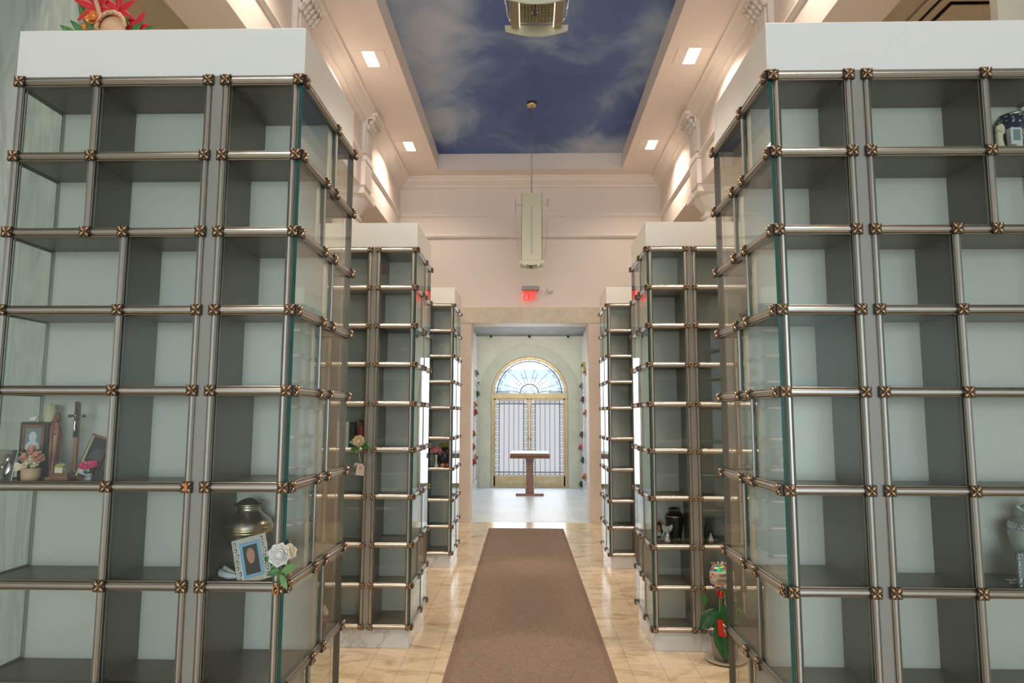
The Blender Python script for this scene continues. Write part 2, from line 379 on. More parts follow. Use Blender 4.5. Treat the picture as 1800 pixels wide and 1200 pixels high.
    def rose(self, c, r, d, mi=0, rings=(3, 4, 6), seed=0):
        rnd = random.Random(seed); c = Vector(c); d = Vector(d).normalized()
        u = d.orthogonal().normalized(); w_ = d.cross(u)
        self.ell(c+d*r*0.15, (r*0.34, r*0.34, r*0.34), mi=mi, seg=8, rings=6)
        for k, n in enumerate(rings):
            f = (k+1)/len(rings)
            for i in range(n):
                a = 2*PI*i/n+k*0.7+rnd.uniform(-.15, .15); o = u*math.cos(a)+w_*math.sin(a)
                dd = (d*(1.25-1.0*f)+o*(0.35+0.65*f)).normalized()
                self.petal(c-d*r*0.25+o*r*0.15, dd, -o+d*0.3, r*(0.85+0.25*f), r*(0.9+0.35*f), cup=0.35, curl=0.10*f, mi=mi, n=4)
        return self
    def xf(self, mtx):
        self.v = [tuple(mtx @ Vector(p)) for p in self.v]; return self
    def build(self, name, mats, parent=None, bevel=0.0, loc=(0, 0, 0), rot=(0, 0, 0)):
        me = bpy.data.meshes.new(name); me.from_pydata(self.v, [], self.f)
        if not isinstance(mats, (list, tuple)): mats = [mats]
        for m in mats: me.materials.append(M[m] if isinstance(m, str) else m)
        for p, mi, sm in zip(me.polygons, self.mi, self.sm): p.material_index = mi; p.use_smooth = sm
        bm = bmesh.new(); bm.from_mesh(me); bmesh.ops.recalc_face_normals(bm, faces=bm.faces); bm.to_mesh(me); bm.free()
        me.update()
        o = bpy.data.objects.new(name, me); COL.objects.link(o)
        if parent: o.parent = parent
        o.location = loc; o.rotation_euler = rot
        if bevel:
            b = o.modifiers.new('bevel', 'BEVEL'); b.width = bevel; b.segments = 2; b.limit_method = 'ANGLE'
        return o
def tag(o, label=None, cat=None, group=None, kind=None):
    if label: o['label'] = label
    if cat: o['category'] = cat
    if group: o['group'] = group
    if kind: o['kind'] = kind
    return o
def empty(name, loc=(0, 0, 0), label=None, cat=None, group=None, rz=0, kind=None):
    o = bpy.data.objects.new(name, None); COL.objects.link(o); o.location = loc; o.rotation_euler = (0, 0, rz)
    o.empty_display_size = 0.1
    return tag(o, label, cat, group, kind)
def copy_tree(o, parent=None):
    c = o.copy(); COL.objects.link(c); c.parent = parent
    for ch in [x for x in o.children]: copy_tree(ch, c)
    return c
def struct(name, mb, mats, parent=None, **kw):
    o = mb.build(name, mats, parent, **kw)
    if parent is None: o['kind'] = 'structure'
    return o

# ------------------------------------------------------------------ room shell
SOF, MUR = 5.33, 5.58           # soffit and mural heights
NX, BY, EY = 2.06, -9.0, 10.5   # nave half width, rear wall, far wall
AX, AZ = 4.6, 4.62              # aisle outer wall, aisle ceiling
struct('floor', MB().box(-AX, AX, BY, EY+0.0, -0.1, 0), 'floor')
struct('floor_vestibule', MB().box(-1.45, 1.45, EY, 15.9, -0.1, 0.0), 'vfloor')
mb = MB()
OX0, OY0, OY1 = 1.40, -7.5, 10.05
mb.box(-NX-0.4, -OX0, BY, EY+.3, SOF, SOF+0.05).box(OX0, NX+0.4, BY, EY+.3, SOF, SOF+0.05)
mb.box(-OX0, OX0, OY1, EY+.3, SOF, SOF+0.05).box(-OX0, OX0, BY, OY0, SOF, SOF+0.05)
mb.box(-OX0-.03, -OX0, OY0-.03, OY1+.03, SOF+0.05, MUR).box(OX0, OX0+.03, OY0-.03, OY1+.03, SOF+0.05, MUR)
mb.box(-OX0, OX0, OY1, OY1+.03, SOF+0.05, MUR).box(-OX0, OX0, OY0-.03, OY0, SOF+0.05, MUR)
struct('ceiling', mb, 'plaster')
struct('ceiling_mural', MB().box(-OX0-.05, OX0+.05, OY0-.05, OY1+.05, MUR, MUR+.04), 'mural')
# side entablatures (upper nave walls) with ledge, lip and crown mouldings
CROWN = [(0, 0), (0.17, 0), (0.17, -0.025), (0.145, -0.035), (0.12, -0.07), (0.075, -0.105), (0.045, -0.12), (0.045, -0.145), (0.0, -0.165)]
LIP = [(0, 0.025), (0.03, 0.02), (0.035, 0.0), (0.018, -0.02), (0, -0.03)]
for s, side in ((-1, 'left'), (1, 'right')):
    mb = MB().box(s*NX, s*(NX+0.42), BY, EY, 4.38, SOF)
    struct('wall_'+side, mb, 'plaster')
    t = MB(); t.extr(CROWN, (s*NX, BY, SOF), (s*NX, EY, SOF), (-s, 0, 0), (0, 0, 1))
    struct('trim_crown_'+side, t, 'trimp')
    t = MB(); t.extr(LIP, (s*NX, BY, 4.73), (s*NX, EY, 4.73), (-s, 0, 0), (0, 0, 1))
    struct('trim_lip_'+side, t, 'trimp')
    # aisle: outer wall, ceiling, crown
    struct('wall_aisle_'+side, MB().box(s*AX, s*(AX+.2), BY, EY+.3, 0, AZ), 'grey_marble')
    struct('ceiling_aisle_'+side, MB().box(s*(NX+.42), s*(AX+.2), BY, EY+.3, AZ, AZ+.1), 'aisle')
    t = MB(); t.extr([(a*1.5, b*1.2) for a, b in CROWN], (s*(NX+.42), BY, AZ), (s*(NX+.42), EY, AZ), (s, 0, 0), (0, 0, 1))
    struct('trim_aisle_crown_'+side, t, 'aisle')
# far wall with portal
mb = MB()
PH, PX = 3.025, 0.905
mb.box(-NX-.42, -1.5, EY, EY+.3, 0, 4.38).box(1.5, NX+.42, EY, EY+.3, 0, 4.38)
mb.box(-1.5, 1.5, EY, EY+.3, 3.275, 4.38)
mb.box(-NX-.42, NX+.42, EY-0.03, EY+.3, 4.38, SOF)
mb.box(-AX-.2, -NX-.42, EY, EY+.3, 0, AZ).box(NX+.42, AX+.2, EY, EY+.3, 0, AZ)
struct('wall_far', mb, 'plaster')
t = MB(); t.extr(CROWN, (-NX, EY-.03, SOF), (NX, EY-.03, SOF), (0, -1, 0), (0, 0, 1))
t.extr(LIP, (-NX, EY-.03, 4.73), (NX, EY-.03, 4.73), (0, -1, 0), (0, 0, 1))
t.extr(LIP, (-NX, EY-.03, 4.40), (NX, EY-.03, 4.40), (0, -1, 0), (0, 0, 1))
struct('trim_far', t, 'trimp')
struct('trim_portal_piers', MB().box(-1.5, -PX, EY-.012, EY+.42, 0, PH).box(1.5, PX, EY-.012, EY+.42, 0, PH), 'pink_marble', bevel=.004)
struct('trim_portal_lintel', MB().box(-1.5, 1.5, EY-.02, EY+.42, PH, 3.275), 'lintel', bevel=.004)
# rear wall behind the camera with an arched doorway
def arch_wall(y0, y1, hw, sill, spring, R, X, top, mi=0, mb=None):
    mb = mb or MB(); N = 24
    pts = [(-R*math.cos(PI*k/N), spring+R*math.sin(PI*k/N)) for k in range(N+1)]
    mb.box(-X, -R, y0, y1, 0, top, mi).box(R, X, y0, y1, 0, top, mi)
    for k in range(N):
        (xa, za), (xb, zb) = pts[k], pts[k+1]
        mb.prism([(xa, za), (xb, zb), (xb, top), (xa, top)], 'y', y0, y1, mi)
    return mb
DR, DS = 0.875, 2.07
struct('wall_rear', arch_wall(BY-.3, BY, DR, 0, DS, DR, AX+.2, SOF), 'plaster')
for k, (wx, wz0, wz1, wh) in enumerate(((0, 3.25, 4.9, 1.2), (-3.3, .9, 3.9, .9), (3.3, .9, 3.9, .9))):  # glowing windows out of view, added to widen and raise the rear light
    wn = empty('window_%d' % (k+1), (wx, BY, 0), kind='structure')
    MB().box(-wh, wh, .0, .012, wz0, wz1).build('window_pane', 'frost', wn)
    fb = MB().box(-wh-.06, -wh, 0, .05, wz0-.06, wz1+.06).box(wh, wh+.06, 0, .05, wz0-.06, wz1+.06).box(-wh, wh, 0, .05, wz0-.06, wz0).box(-wh, wh, 0, .05, wz1, wz1+.06)
    fb.box(-.02, .02, .012, .04, wz0, wz1).build('window_frame', 'gold', wn)
# ---- vestibule
VX, VY, VZ = 1.17, 15.55, 3.41
struct('wall_vestibule_end', arch_wall(VY, VY+.3, DR, 0, DS, DR, VX+.3, VZ+.1), 'vest')
N = 40; mb = MB()
def ring2(R0, R1, y0, y1, z0, mb, mi=0, foot=0.0, N=40):
    for k in range(N):
        a, b = PI*k/N, PI*(k+1)/N
        mb.prism([(-R0*math.cos(a), z0+R0*math.sin(a)), (-R1*math.cos(a), z0+R1*math.sin(a)),
                  (-R1*math.cos(b), z0+R1*math.sin(b)), (-R0*math.cos(b), z0+R0*math.sin(b))], 'y', y0, y1, mi)
    for s in (-1, 1): mb.box(s*R0, s*R1, y0, y1, foot, z0, mi)
    return mb
ring2(DR+.004, 1.13, VY-.022, VY, DS, mb)
struct('trim_door_arch', mb, 'vest2')
struct('ceiling_vestibule', MB().box(-VX-.3, VX+.3, EY+.42, VY+.3, VZ, VZ+.1), 'dark_marble')
for s, side in ((-1, 'left'), (1, 'right')):
    mb = MB().box(s*(VX+.03), s*(VX+.3), EY+.3, VY, 0, VZ)
    y = EY+.45
    while y < VY-.1:                       # marble crypt fronts with open joints
        y1 = min(y+.70, VY-.03); z = .24
        while z < VZ-.1:
            z1 = min(z+.62, VZ-.02); mb.box(s*(VX), s*(VX+.03), y+.004, y1-.004, z+.004, z1-.004); z += .62
        y += .70
    struct('wall_vestibule_'+side, mb, 'white_marble')
    struct('baseboard_vestibule_'+side, MB().box(s*(VX-.015), s*(VX+.03), EY+.42, VY-.03, 0, .22), 'white_marble')
    # thin bronze strips standing on the joints
    t = MB(); y = EY+1.15
    while y < VY-.1:
        t.box(s*(VX-.012), s*VX, y-.012, y+.012, .24, VZ-.05); y += .70
    struct('trim_crypt_strips_'+side, t, 'grey')

# ---- arched double door
def arched_door(name, y, flip=False):
    d = empty(name, (0, y, 0), kind='structure', rz=PI if flip else 0)
    F = DR-.003
    f = MB(); ring2(F-.065, F, .05, .17, DS, f, foot=0.0)
    f.box(-F+.03, F-.03, .045, .175, 1.985, 2.10)
    f.box(-F-.0, F+.0, .04, .18, 0, .02)
    for sx in (-1, 1):
        f.box(sx*(F-.075), sx*(F-.0), .035, .05, 1.99, 2.095)
    f.build('door_frame', 'gold', d, bevel=.004)
    R = F-.065
    # fanlight pane and grille
    g = MB(); n = 32
    poly = [(-R*math.cos(PI*k/n), DS+.03+ (R-.03)*math.sin(PI*k/n)) for k in range(n+1)]
    g.prism(poly, 'y', .115, .121); g.build('fanlight_pane', 'clear', d)
    g = MB()
    def P(r, a): return (r*math.cos(a), .10, DS+.035+r*math.sin(a))
    g.tube([P(.735, PI*k/40) for k in range(41)], .011, 6)
    g.tube([P(.21, PI*k/20) for k in range(21)], .010, 6)
    for deg in (14, 43, 73, 107, 137, 166):
        a = math.radians(deg); o = Vector((-math.sin(a), 0, math.cos(a)))*.045
        for q in (-1, 1):
            g.tube([Vector(P(.215, a))+o*q*.75, Vector(P(.62 if q*(90-deg) > 0 else .50, a))+o*q*1.1], .0045, 5)
        for rr in (.30, .37): g.tube([Vector(P(rr, a))-o, Vector(P(rr, a))+o], .0045, 5)
    for k in range(13):
        a = PI*(k+.5)/13; c = Vector(P(.685, a))
        for q in (-.028, .028):
            cc = c+Vector((-math.sin(a), 0, math.cos(a)))*q
            g.tube([cc+Vector((math.cos(t*PI/4)*.02, 0, math.sin(t*PI/4)*.02)) for t in range(8)], .0045, 4, closed=True)
    for k in range(11):
        a = PI*(k+.5)/11; c = Vector(P(.773, a))
        g.tube([c+Vector((math.cos(t*PI/5)*.024, 0, math.sin(t*PI/5)*.024)) for t in range(10)], .004, 4, closed=True)
    for k in range(5):
        a = PI*(k+.5)/5; c = Vector(P(.125, a))
        g.tube([c+Vector((math.cos(t*PI/5)*.04, 0, math.sin(t*PI/5)*.04)) for t in range(10)], .004, 4, closed=True)
    g.build('fanlight_grille', 'iron', d)
    for s in (-1, 1):
        xo, xi = s*(F-.065), s*.004
        l = MB()
        l.box(xo, xo-s*.035, .07, .14, .02, 1.985).box(xi, xi+s*.045, .07, .14, .02, 1.985)
        l.box(xo, xi, .07, .14, .02, .25).box(xo, xi, .07, .14, 1.95, 1.985)
        l.box(xo-s*.09, xi+s*.08, .06, .07, .07, .20)
        l.box(xi, xi+s*.02, .05, .07, .02, 1.985)
        leaf = l.build('door_leaf', 'gold', d, bevel=.003)
        x0, x1 = xo-s*.035, xi+s*.045
        MB().box(x0, x1, .108, .114, .25, 1.95).build('frosted_pane', 'frost', leaf)
        g = MB(); w_ = abs(x1-x0)
        xs = [x0-s*.085, x1+s*.085]
        for k in range(6):
            xx = x0-s*(.085+(w_-.17)*k/5)
            g.tube([(xx, .085, .25), (xx, .085, 1.95)], .0055 if 0 < k < 5 else .008, 6)
        for zz in (.335, 1.865): g.tube([(x0, .085, zz), (x1, .085, zz)], .008, 6)
        def ring(cx, cz, r=.037): g.tube([(cx+r*math.cos(t*PI/6), .085, cz+r*math.sin(t*PI/6)) for t in range(12)], .0045, 4, closed=True)
        for xx in (x0-s*.043, x1+s*.043):
            z = .293
            while z < 1.93: ring(xx, z); z += .1273
        for k in range(1, 6):
            for zz in (.293, 1.907): ring(x0-s*(.043+(w_-.086)*k/6), zz, .034)
        g.build('leaf_grille', 'iron', leaf)
        h = MB().ell((xi+s*.022, .03, 1.08), (.022, .03, .022)); h.tube([(xi+s*.022, .07, 1.08), (xi+s*.022, .04, 1.08)], .010)
        h.build('door_knob', 'brass', leaf)
    return d
arched_door('door_1', VY)
arched_door('door_2', BY, True)
# neighbouring house and ground seen through the fanlight
hs = empty('house', (0, 34, 0), 'pale blue-grey house with gabled roof beyond the far arched fanlight', 'house')
MB().box(-7, 7, 0, 6, -.5, 2.9).build('house_wall', 'house', hs)
MB().prism([(-0.6, 2.8), (3.0, 4.1), (6.6, 2.8)], 'x', -7.4, 7.4).build('roof', 'roofing', hs)
struct('ground_outside', MB().box(-20, 20, 15.9, 45, -.15, -.05), 'grey_marble')

# ------------------------------------------------------------------ pilasters, brackets, columns, piers
def pilaster(s, y, label):
    t = empty('pilaster', (s*NX, y, 4.38), label, 'pilaster', 'pilasters on the upper nave walls')
    b = MB().box(0, -s*.05, -.17, .17, .40, .80)
    for k in range(-2, 3): b.tube([(-s*.052, k*.055, .42), (-s*.052, k*.055, .76)], .016, 8)
    b.box(0, -s*.065, -.19, .19, .31, .37).box(0, -s*.055, -.17, .17, .0, .31)
    b.build('shaft', 'trimp', t, bevel=.003)
    c = MB().box(0, -s*.19, -.19, .19, .865, .90).box(0, -s*.15, -.17, .17, .835, .865)
    for k in range(-2, 3):                                    # acanthus curls
        for j, (dx, dz, r) in enumerate(((.07, .74, .035), (.105, .79, .035), (.14, .835, .028))):
            c.ell((-s*dx, k*.072, dz), (r*.9, .034, r), seg=8, rings=6)
        c.petal((-s*.05, k*.072, .70), (-s*.5, 0, 1), (s, 0, .4), .15, .07, cup=-.4, curl=-.25)
    c.box(0, -s*.07, -.165, .165, .72, .84)
    c.build('bracket', 'trimp', t)
    return t
for y, w_ in ((8.15, 'farther'), (5.66, 'nearer'), (3.2, 'nearest'), (0.7, 'overhead')):
    for s, sd in ((-1, 'left'), (1, 'right')):
        pilaster(s, y, f'{w_} cream fluted pilaster with carved scroll bracket on the {sd} upper wall')
def column(s, y, label):
    t = empty('column', (s*(NX+.25), y, 0), label, 'column', 'round columns behind the niche cabinets')
    MB().box(-.27, .27, -.27, .27, 0, .12).lathe([(.26, .12), (.27, .15), (.25, .19), (.215, .21), (.21, .25)]).build('base', 'trimp', t)
    MB().lathe([(.205, .25), (.20, 1.5), (.185, 3.0), (.17, 4.02)], seg=40).build('shaft', 'trimp', t)
    MB().lathe([(.17, 4.02), (.19, 4.03), (.19, 4.05), (.172, 4.06), (.172, 4.13), (.20, 4.14), (.20, 4.16), (.235, 4.20), (.265, 4.25), (.27, 4.29)], seg=40) \
        .box(-.29, .29, -.29, .29, 4.29, 4.38).build('capital', 'trimp', t)
for y, w_ in ((8.3, 'farther'), (5.85, 'nearer')):
    for s, sd in ((-1, 'left'), (1, 'right')):
        column(s, y, f'{w_} cream round column with ringed capital on the {sd} side of the nave')
# marble-clad partition walls closing the side aisles beside the nearest cabinets
struct('wall_partition_left', MB().box(-AX, -2.205, 3.07, 3.12, 0, 4.38).box(-AX, -NX-.42, 3.07, 3.12, 4.38, AZ), 'green_marble')
struct('wall_partition_right', MB().box(2.185, AX, 3.07, 3.12, 0, 4.38).box(NX+.42, AX, 3.07, 3.12, 4.38, AZ), 'grey_marble')

# ------------------------------------------------------------------ niche cabinets
Z = [2.802, 2.521, 2.241, 1.961, 1.680, 1.353, 1.026, .696, .4215, .1455]
U = dict(e=.013, d=.279, c=.342, b2=.620, b=.756, a=1.037)
CX, CD, W = .835, .72, 1.05
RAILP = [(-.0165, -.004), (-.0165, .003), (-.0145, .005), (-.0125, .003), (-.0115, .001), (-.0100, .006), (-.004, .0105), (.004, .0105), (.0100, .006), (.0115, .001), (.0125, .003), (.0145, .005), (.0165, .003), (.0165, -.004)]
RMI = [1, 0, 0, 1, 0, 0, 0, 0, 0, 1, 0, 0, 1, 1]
POSTP = [(a*.82, b) for a, b in RAILP]
rz_ = MB().box(-.019, .019, -.004, .0045, -.019, .019)
for k in range(4):
    a = PI/4+k*PI/2; q = Quaternion((0, 1, 0), -a)
    rz_.ell((.0125*math.cos(a), -.006, .0125*math.sin(a)), (.0125, .006, .0062), q, 10, 6, 1)
    rz_.ell((.0185*math.cos(a+PI/4)*.8, -.004, .0185*math.sin(a+PI/4)*.8), (.004, .003, .003), Quaternion((0, 1, 0), -a-PI/4), 6, 4, 1)
rz_.ell((0, -.009, 0), (.0035, .004, .0035), None, 8, 6, 1)
_ro = rz_.build('rosette', ['bronze', 'petal']); ROS = _ro.data; bpy.data.objects.remove(_ro)

def cabinet(s, parity, label):
    root = empty('niche_cabinet', (s*(CX+W/2), 0, 0), label, 'display cabinet', 'glass-fronted niche cabinets lining the nave')
    X = lambda u: s*(u-W/2)
    def part(name, mb, m, **k): return mb.build(name, m, root, **k)
    part('plinth', MB().box(X(.012), X(W+.0), .012, CD-.012, 0, .128), 'white_marble', bevel=.003)
    part('fascia', MB().box(X(-.004), X(W+.01), -.002, CD-.035, 2.822, 3.003), 'fascia', bevel=.002)
    for v0, v1 in ((-.002, .012), (CD-.012, CD+.002)):
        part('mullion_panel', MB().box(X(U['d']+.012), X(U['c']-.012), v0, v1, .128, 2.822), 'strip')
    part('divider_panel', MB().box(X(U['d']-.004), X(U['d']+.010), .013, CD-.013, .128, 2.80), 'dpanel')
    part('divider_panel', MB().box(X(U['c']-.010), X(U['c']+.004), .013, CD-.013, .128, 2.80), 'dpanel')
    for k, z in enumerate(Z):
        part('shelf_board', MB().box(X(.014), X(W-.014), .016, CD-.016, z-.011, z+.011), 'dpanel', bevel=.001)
        for u0, u1 in ((U['c'], U['a']), (U['d'], U['e'])):
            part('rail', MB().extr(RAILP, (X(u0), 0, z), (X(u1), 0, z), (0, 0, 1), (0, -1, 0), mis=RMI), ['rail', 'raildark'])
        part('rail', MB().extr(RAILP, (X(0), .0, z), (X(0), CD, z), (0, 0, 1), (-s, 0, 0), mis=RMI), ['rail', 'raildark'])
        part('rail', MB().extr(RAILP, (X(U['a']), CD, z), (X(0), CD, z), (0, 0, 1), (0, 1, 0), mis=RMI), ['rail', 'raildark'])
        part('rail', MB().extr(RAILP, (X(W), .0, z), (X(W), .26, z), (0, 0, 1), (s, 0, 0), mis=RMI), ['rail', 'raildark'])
        us = {U['a'], U['c'], U['d'], U['e']}
        if k <= 2: us.add(U['b'])
        if k >= 2: us.add(U['b2'])
        for u in us:
            o = bpy.data.objects.new('rosette', ROS); COL.objects.link(o); o.parent = root; o.location = (X(u), -.012, z)
        vs = {.012, CD-.010}
        if k < 9: vs.add(.435 if k % 2 == parity else .30)
        if k > 0: vs.add(.435 if (k-1) % 2 == parity else .30)
        for v in vs:
            o = bpy.data.objects.new('rosette', ROS); COL.objects.link(o); o.parent = root
            o.location = (X(-.010), v, z); o.rotation_euler = (0, 0, s*PI/2 if s > 0 else -PI/2)
            o.rotation_euler = (0, 0, -PI/2 if s > 0 else PI/2)
    def pane(x0, x1, y0, y1, z0, z1, thin, em='pale_edge'):
        mb = MB().box(x0, x1, y0, y1, z0, z1)
        # faces: bottom, top, front(y0), back(y1), left(x0), right(x1); the narrow ones show the green edge
        for i in range(6):
            big = (2, 3) if thin == 'y' else (4, 5)
            mb.mi[i] = 0 if i in big else 1
        part('glass_pane', mb, ['glass', em])
    for k in range(9):
        zt, zb = Z[k], Z[k+1]; deep = (k % 2 == parity)
        ub = U['b'] if k < 2 else U['b2']
        sv = .435 if deep else .30; bd = .36 if deep else .24
        for u in (ub, U['c'], U['d'], U['a']):
            part('post', MB().extr(POSTP, (X(u), 0, zb), (X(u), 0, zt), (1, 0, 0), (0, -1, 0), mis=RMI), ['rail', 'raildark'])
        part('post', MB().extr(POSTP, (X(.026), 0, zb), (X(.026), 0, zt), (1, 0, 0), (0, -1, 0), mis=RMI), ['rail', 'raildark'])
        part('post', MB().extr([(a*.55, b*.5) for a, b in POSTP], (X(0), sv, zb), (X(0), sv, zt), (0, 1, 0), (-s, 0, 0), mis=RMI), ['rail', 'raildark'])
        part('post', MB().extr([(a*.6, b*.5) for a, b in POSTP], (X(0.02), CD, zb), (X(0.02), CD, zt), (1, 0, 0), (0, 1, 0), mis=RMI), ['rail', 'raildark'])
        part('post', MB().extr(POSTP, (X(U['d']), CD, zb), (X(U['d']), CD, zt), (1, 0, 0), (0, 1, 0), mis=RMI), ['rail', 'raildark'])
        part('post', MB().extr([(a*.55, b*.5) for a, b in POSTP], (X(W), .245, zb), (X(W), .245, zt), (0, 1, 0), (s, 0, 0), mis=RMI), ['rail', 'raildark'])
        # niche walls
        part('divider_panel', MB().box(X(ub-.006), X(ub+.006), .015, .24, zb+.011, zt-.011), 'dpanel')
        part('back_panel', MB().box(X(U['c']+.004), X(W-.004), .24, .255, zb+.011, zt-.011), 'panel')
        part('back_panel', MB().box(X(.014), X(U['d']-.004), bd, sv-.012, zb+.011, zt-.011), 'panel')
        # panes
        cells = [(.036, U['d']-.016), (U['c']+.016, ub-.016), (ub+.016, U['a']-.016)]
        for u0, u1 in cells: pane(X(u0), X(u1), .004, .012, zb+.013, zt-.013, 'y')
        pane(X(0), X(.012), .0, sv-.006, zb+.012, zt-.012, 'x', 'edge')
        pane(X(0), X(.012), sv+.006, CD-.0, zb+.012, zt-.012, 'x', 'edge')
        pane(X(.036), X(U['d']-.016), CD-.012, CD-.004, zb+.013, zt-.013, 'y')
        pane(X(U['c']+.016), X(U['a']-.016), CD-.012, CD-.004, zb+.013, zt-.013, 'y')
        pane(X(W-.012), X(W), .0, .238, zb+.012, zt-.012, 'x')
    return root
CY = [2.335, 4.870, 7.400]
def place_cabinets():
    names = {
        (-1, 0): 'nearest left glass niche cabinet with pewter urn and red flowers on top',
        (-1, 1): 'second left glass niche cabinet with a pink rose tied to its post',
        (-1, 2): 'farthest left glass niche cabinet holding pink flowers and apples',
        (1, 0): 'nearest right glass niche cabinet with blue floral urn and pale green urn',
        (1, 1): 'second right glass niche cabinet behind the potted plant and balloon',
        (1, 2): 'farthest right glass niche cabinet with empty niches beside the portal'}
    for s, par in ((-1, 0), (1, 1)):
        proto = cabinet(s, par, names[(s, 0)])
        for i in range(3):
            o = proto if i == 0 else copy_tree(proto)
            o.location = (s*(CX+W/2), CY[i], 0); o['label'] = names[(s, i)]
place_cabinets()

# ------------------------------------------------------------------ carpet, lectern, lights, sign
cp = empty('carpet_runner', (0, 0, 0), 'long brown basketweave runner carpet down the middle aisle', 'carpet')
def skew(y, x): return x + (y-7.1)*-.0078
pts = lambda xa, xb: [(skew(-6, xa), -6), (skew(-6, xb), -6), (skew(9.915, xb), 9.915), (skew(9.915, xa), 9.915)]
MB().prism(pts(-.515, .455), 'z', .0005, .009).build('pile', 'carpet', cp)
MB().prism(pts(-.560, -.515), 'z', .0005, .008).prism(pts(.455, .497), 'z', .0005, .008).build('border', 'carpet_edge', cp)

le = empty('lectern', (0.005, 14.1, 0), 'brown wooden lectern with slanted desk, its top sheen painted pale, before the arched door', 'lectern')
MB().box(-.28, .28, -.17, .17, 0, .045).box(-.085, .085, -.085, .085, .045, .16).build('base', 'wood', le, bevel=.004)
p = MB().box(-.072, .072, -.072, .072, .16, .70)
for k in range(-2, 3): p.box(k*.027-.006, k*.027+.006, -.078, -.072, .19, .62)
p.box(-.082, .082, -.082, .082, .655, .675); p.prism([(-.075, .70), (.075, .70), (.12, .76), (-.12, .76)], 'y', -.09, .09)
p.build('pedestal', 'wood', le, bevel=.002)
top = MB().box(-.40, .40, -.24, .24, -.075, .0); top.box(-.39, .39, -.27, -.24, -.02, .03)
top.build('desk', 'wood', le, bevel=.004, loc=(0, 0, .84), rot=(.10, 0, 0))
MB().box(-.385, .385, -.225, .225, .001, .014).build('desk_sheen', 'photo_white', le, loc=(0, 0, .84), rot=(.10, 0, 0))  # pale slab painting a bright reflection onto the wooden desk top

for i, yy in enumerate(LIGHT_Y):
    for s, sd in ((-1, 'left'), (1, 'right')):
        lab = (f'{"farther" if i == 0 else "nearer"} bright square recessed light in the {sd} ceiling border' if i < 2
               else 'recessed square ceiling light in the cream border over the entrance half')
        t = empty('recessed_light', (s*LX, yy, SOF), lab, 'ceiling light', 'recessed lights in the ceiling border')
        b = MB()
        for a in ((-.17, -.062, -.17, .17), (.062, .17, -.17, .17), (-.062, .062, -.17, -.152), (-.062, .062, .152, .17)):
            b.box(*a, -.008, .0)
        b.build('trim_plate', 'trimp', t)
        MB().box(-.06, .06, -.15, .15, -.006, -.001).build('lens', 'lens', t)

def pendant(y, label):
    t = empty('pendant_light', (0.02, y, MUR), label, 'pendant light', 'slim pendant lights under the painted sky')
    h = MUR
    MB().lathe([(.0, -.05), (.05, -.05), (.065, -.035), (.065, -.001)]).build('canopy', 'brass', t)
    MB().tube([(0, 0, -.045), (0, 0, 4.35-h)], .007, 8).build('rod', 'grey', t)
    z0, z1 = 3.50-h, 4.35-h
    b = MB()
    for s in (-1, 1):
        b.box(-.128, .128, s*.128, s*.122, z0, z1)
        b.box(-.009, .009, s*.1275, s*.131, z0+.07, z1-.16, 1)
        b.box(s*.128, s*.122, -.128, .128, z0, z1, 0)
        b.box(s*.1275, s*.131, -.012, .012, z0+.10, z1-.16, 1)
    b.box(-.122, .122, -.122, .122, z1-.01, z1)
    b.build('shade', ['sat_cream', 'slit'], t, bevel=.001)
    for s in (-1, 1):
        g = MB(); n = 12; arc = [(-.155+.31*k/n, z0-.035-.028*math.sin(PI*k/n)) for k in range(n+1)]
        g.prism([(-.155, z0-.004), (-.152, z0-.035)]+arc[1:-1]+[(.152, z0-.035), (.155, z0-.004)], 'y', s*.136, s*.129)
        g.build('arc_plate', 'sat_cream', t)
    l = MB()
    for k in range(11): l.box(-.08, .08, -.08+.016*k-.001, -.08+.016*k+.001, z0-.02, z0+.0); l.box(-.08+.016*k-.001, -.08+.016*k+.001, -.08, .08, z0-.02, z0)
    lv = l.build('louvre', 'sat_cream', t)
    MB().box(-.118, .118, -.118, .118, z0+.004, z0+.010).box(-.12, -.085, -.12, .12, z0-.025, z0+.004).box(.12, .085, -.12, .12, z0-.025, z0+.004).build('underside', 'sat_brown', t); lv.parent = [c for c in t.children if c.name.startswith('underside')][0]
    MB().box(-.084, -.080, -.12, .12, z0-.022, z0+.003).box(.080, .084, -.12, .12, z0-.022, z0+.003).build('lamp_strip', 'strip_glow', t)
    for s in (-1, 1):
        a = MB().tube([(s*.128, 0, z1-.115), (s*.205, 0, z1-.115)], .003, 6)
        a.tube([(s*.205, 0, z1-.03), (s*.205, 0, z1-.25), (s*.20, 0, z1-.45), (s*.175, 0, z1-.65), (s*.135, 0, z0-.04), (s*.12, 0, z0-.075)], .003, 6)
        a.ell((s*.205, 0, z1-.115), (.010, .010, .022)); a.build('side_wire', 'silver', [c for c in t.children if c.name.startswith('shade')][0])
    MB().ell((-.01, -.10, z0-.085), (.012, .012, .010)).tube([(-.01, -.10, z0-.08), (-.01, -.10, z0)], .004).build('finial', 'dark', t)
    return t
pendant(8.36, 'farther tall satin pendant light hanging above the exit sign')
pendant(3.02, 'nearer pendant light cut off by the top edge of the picture')

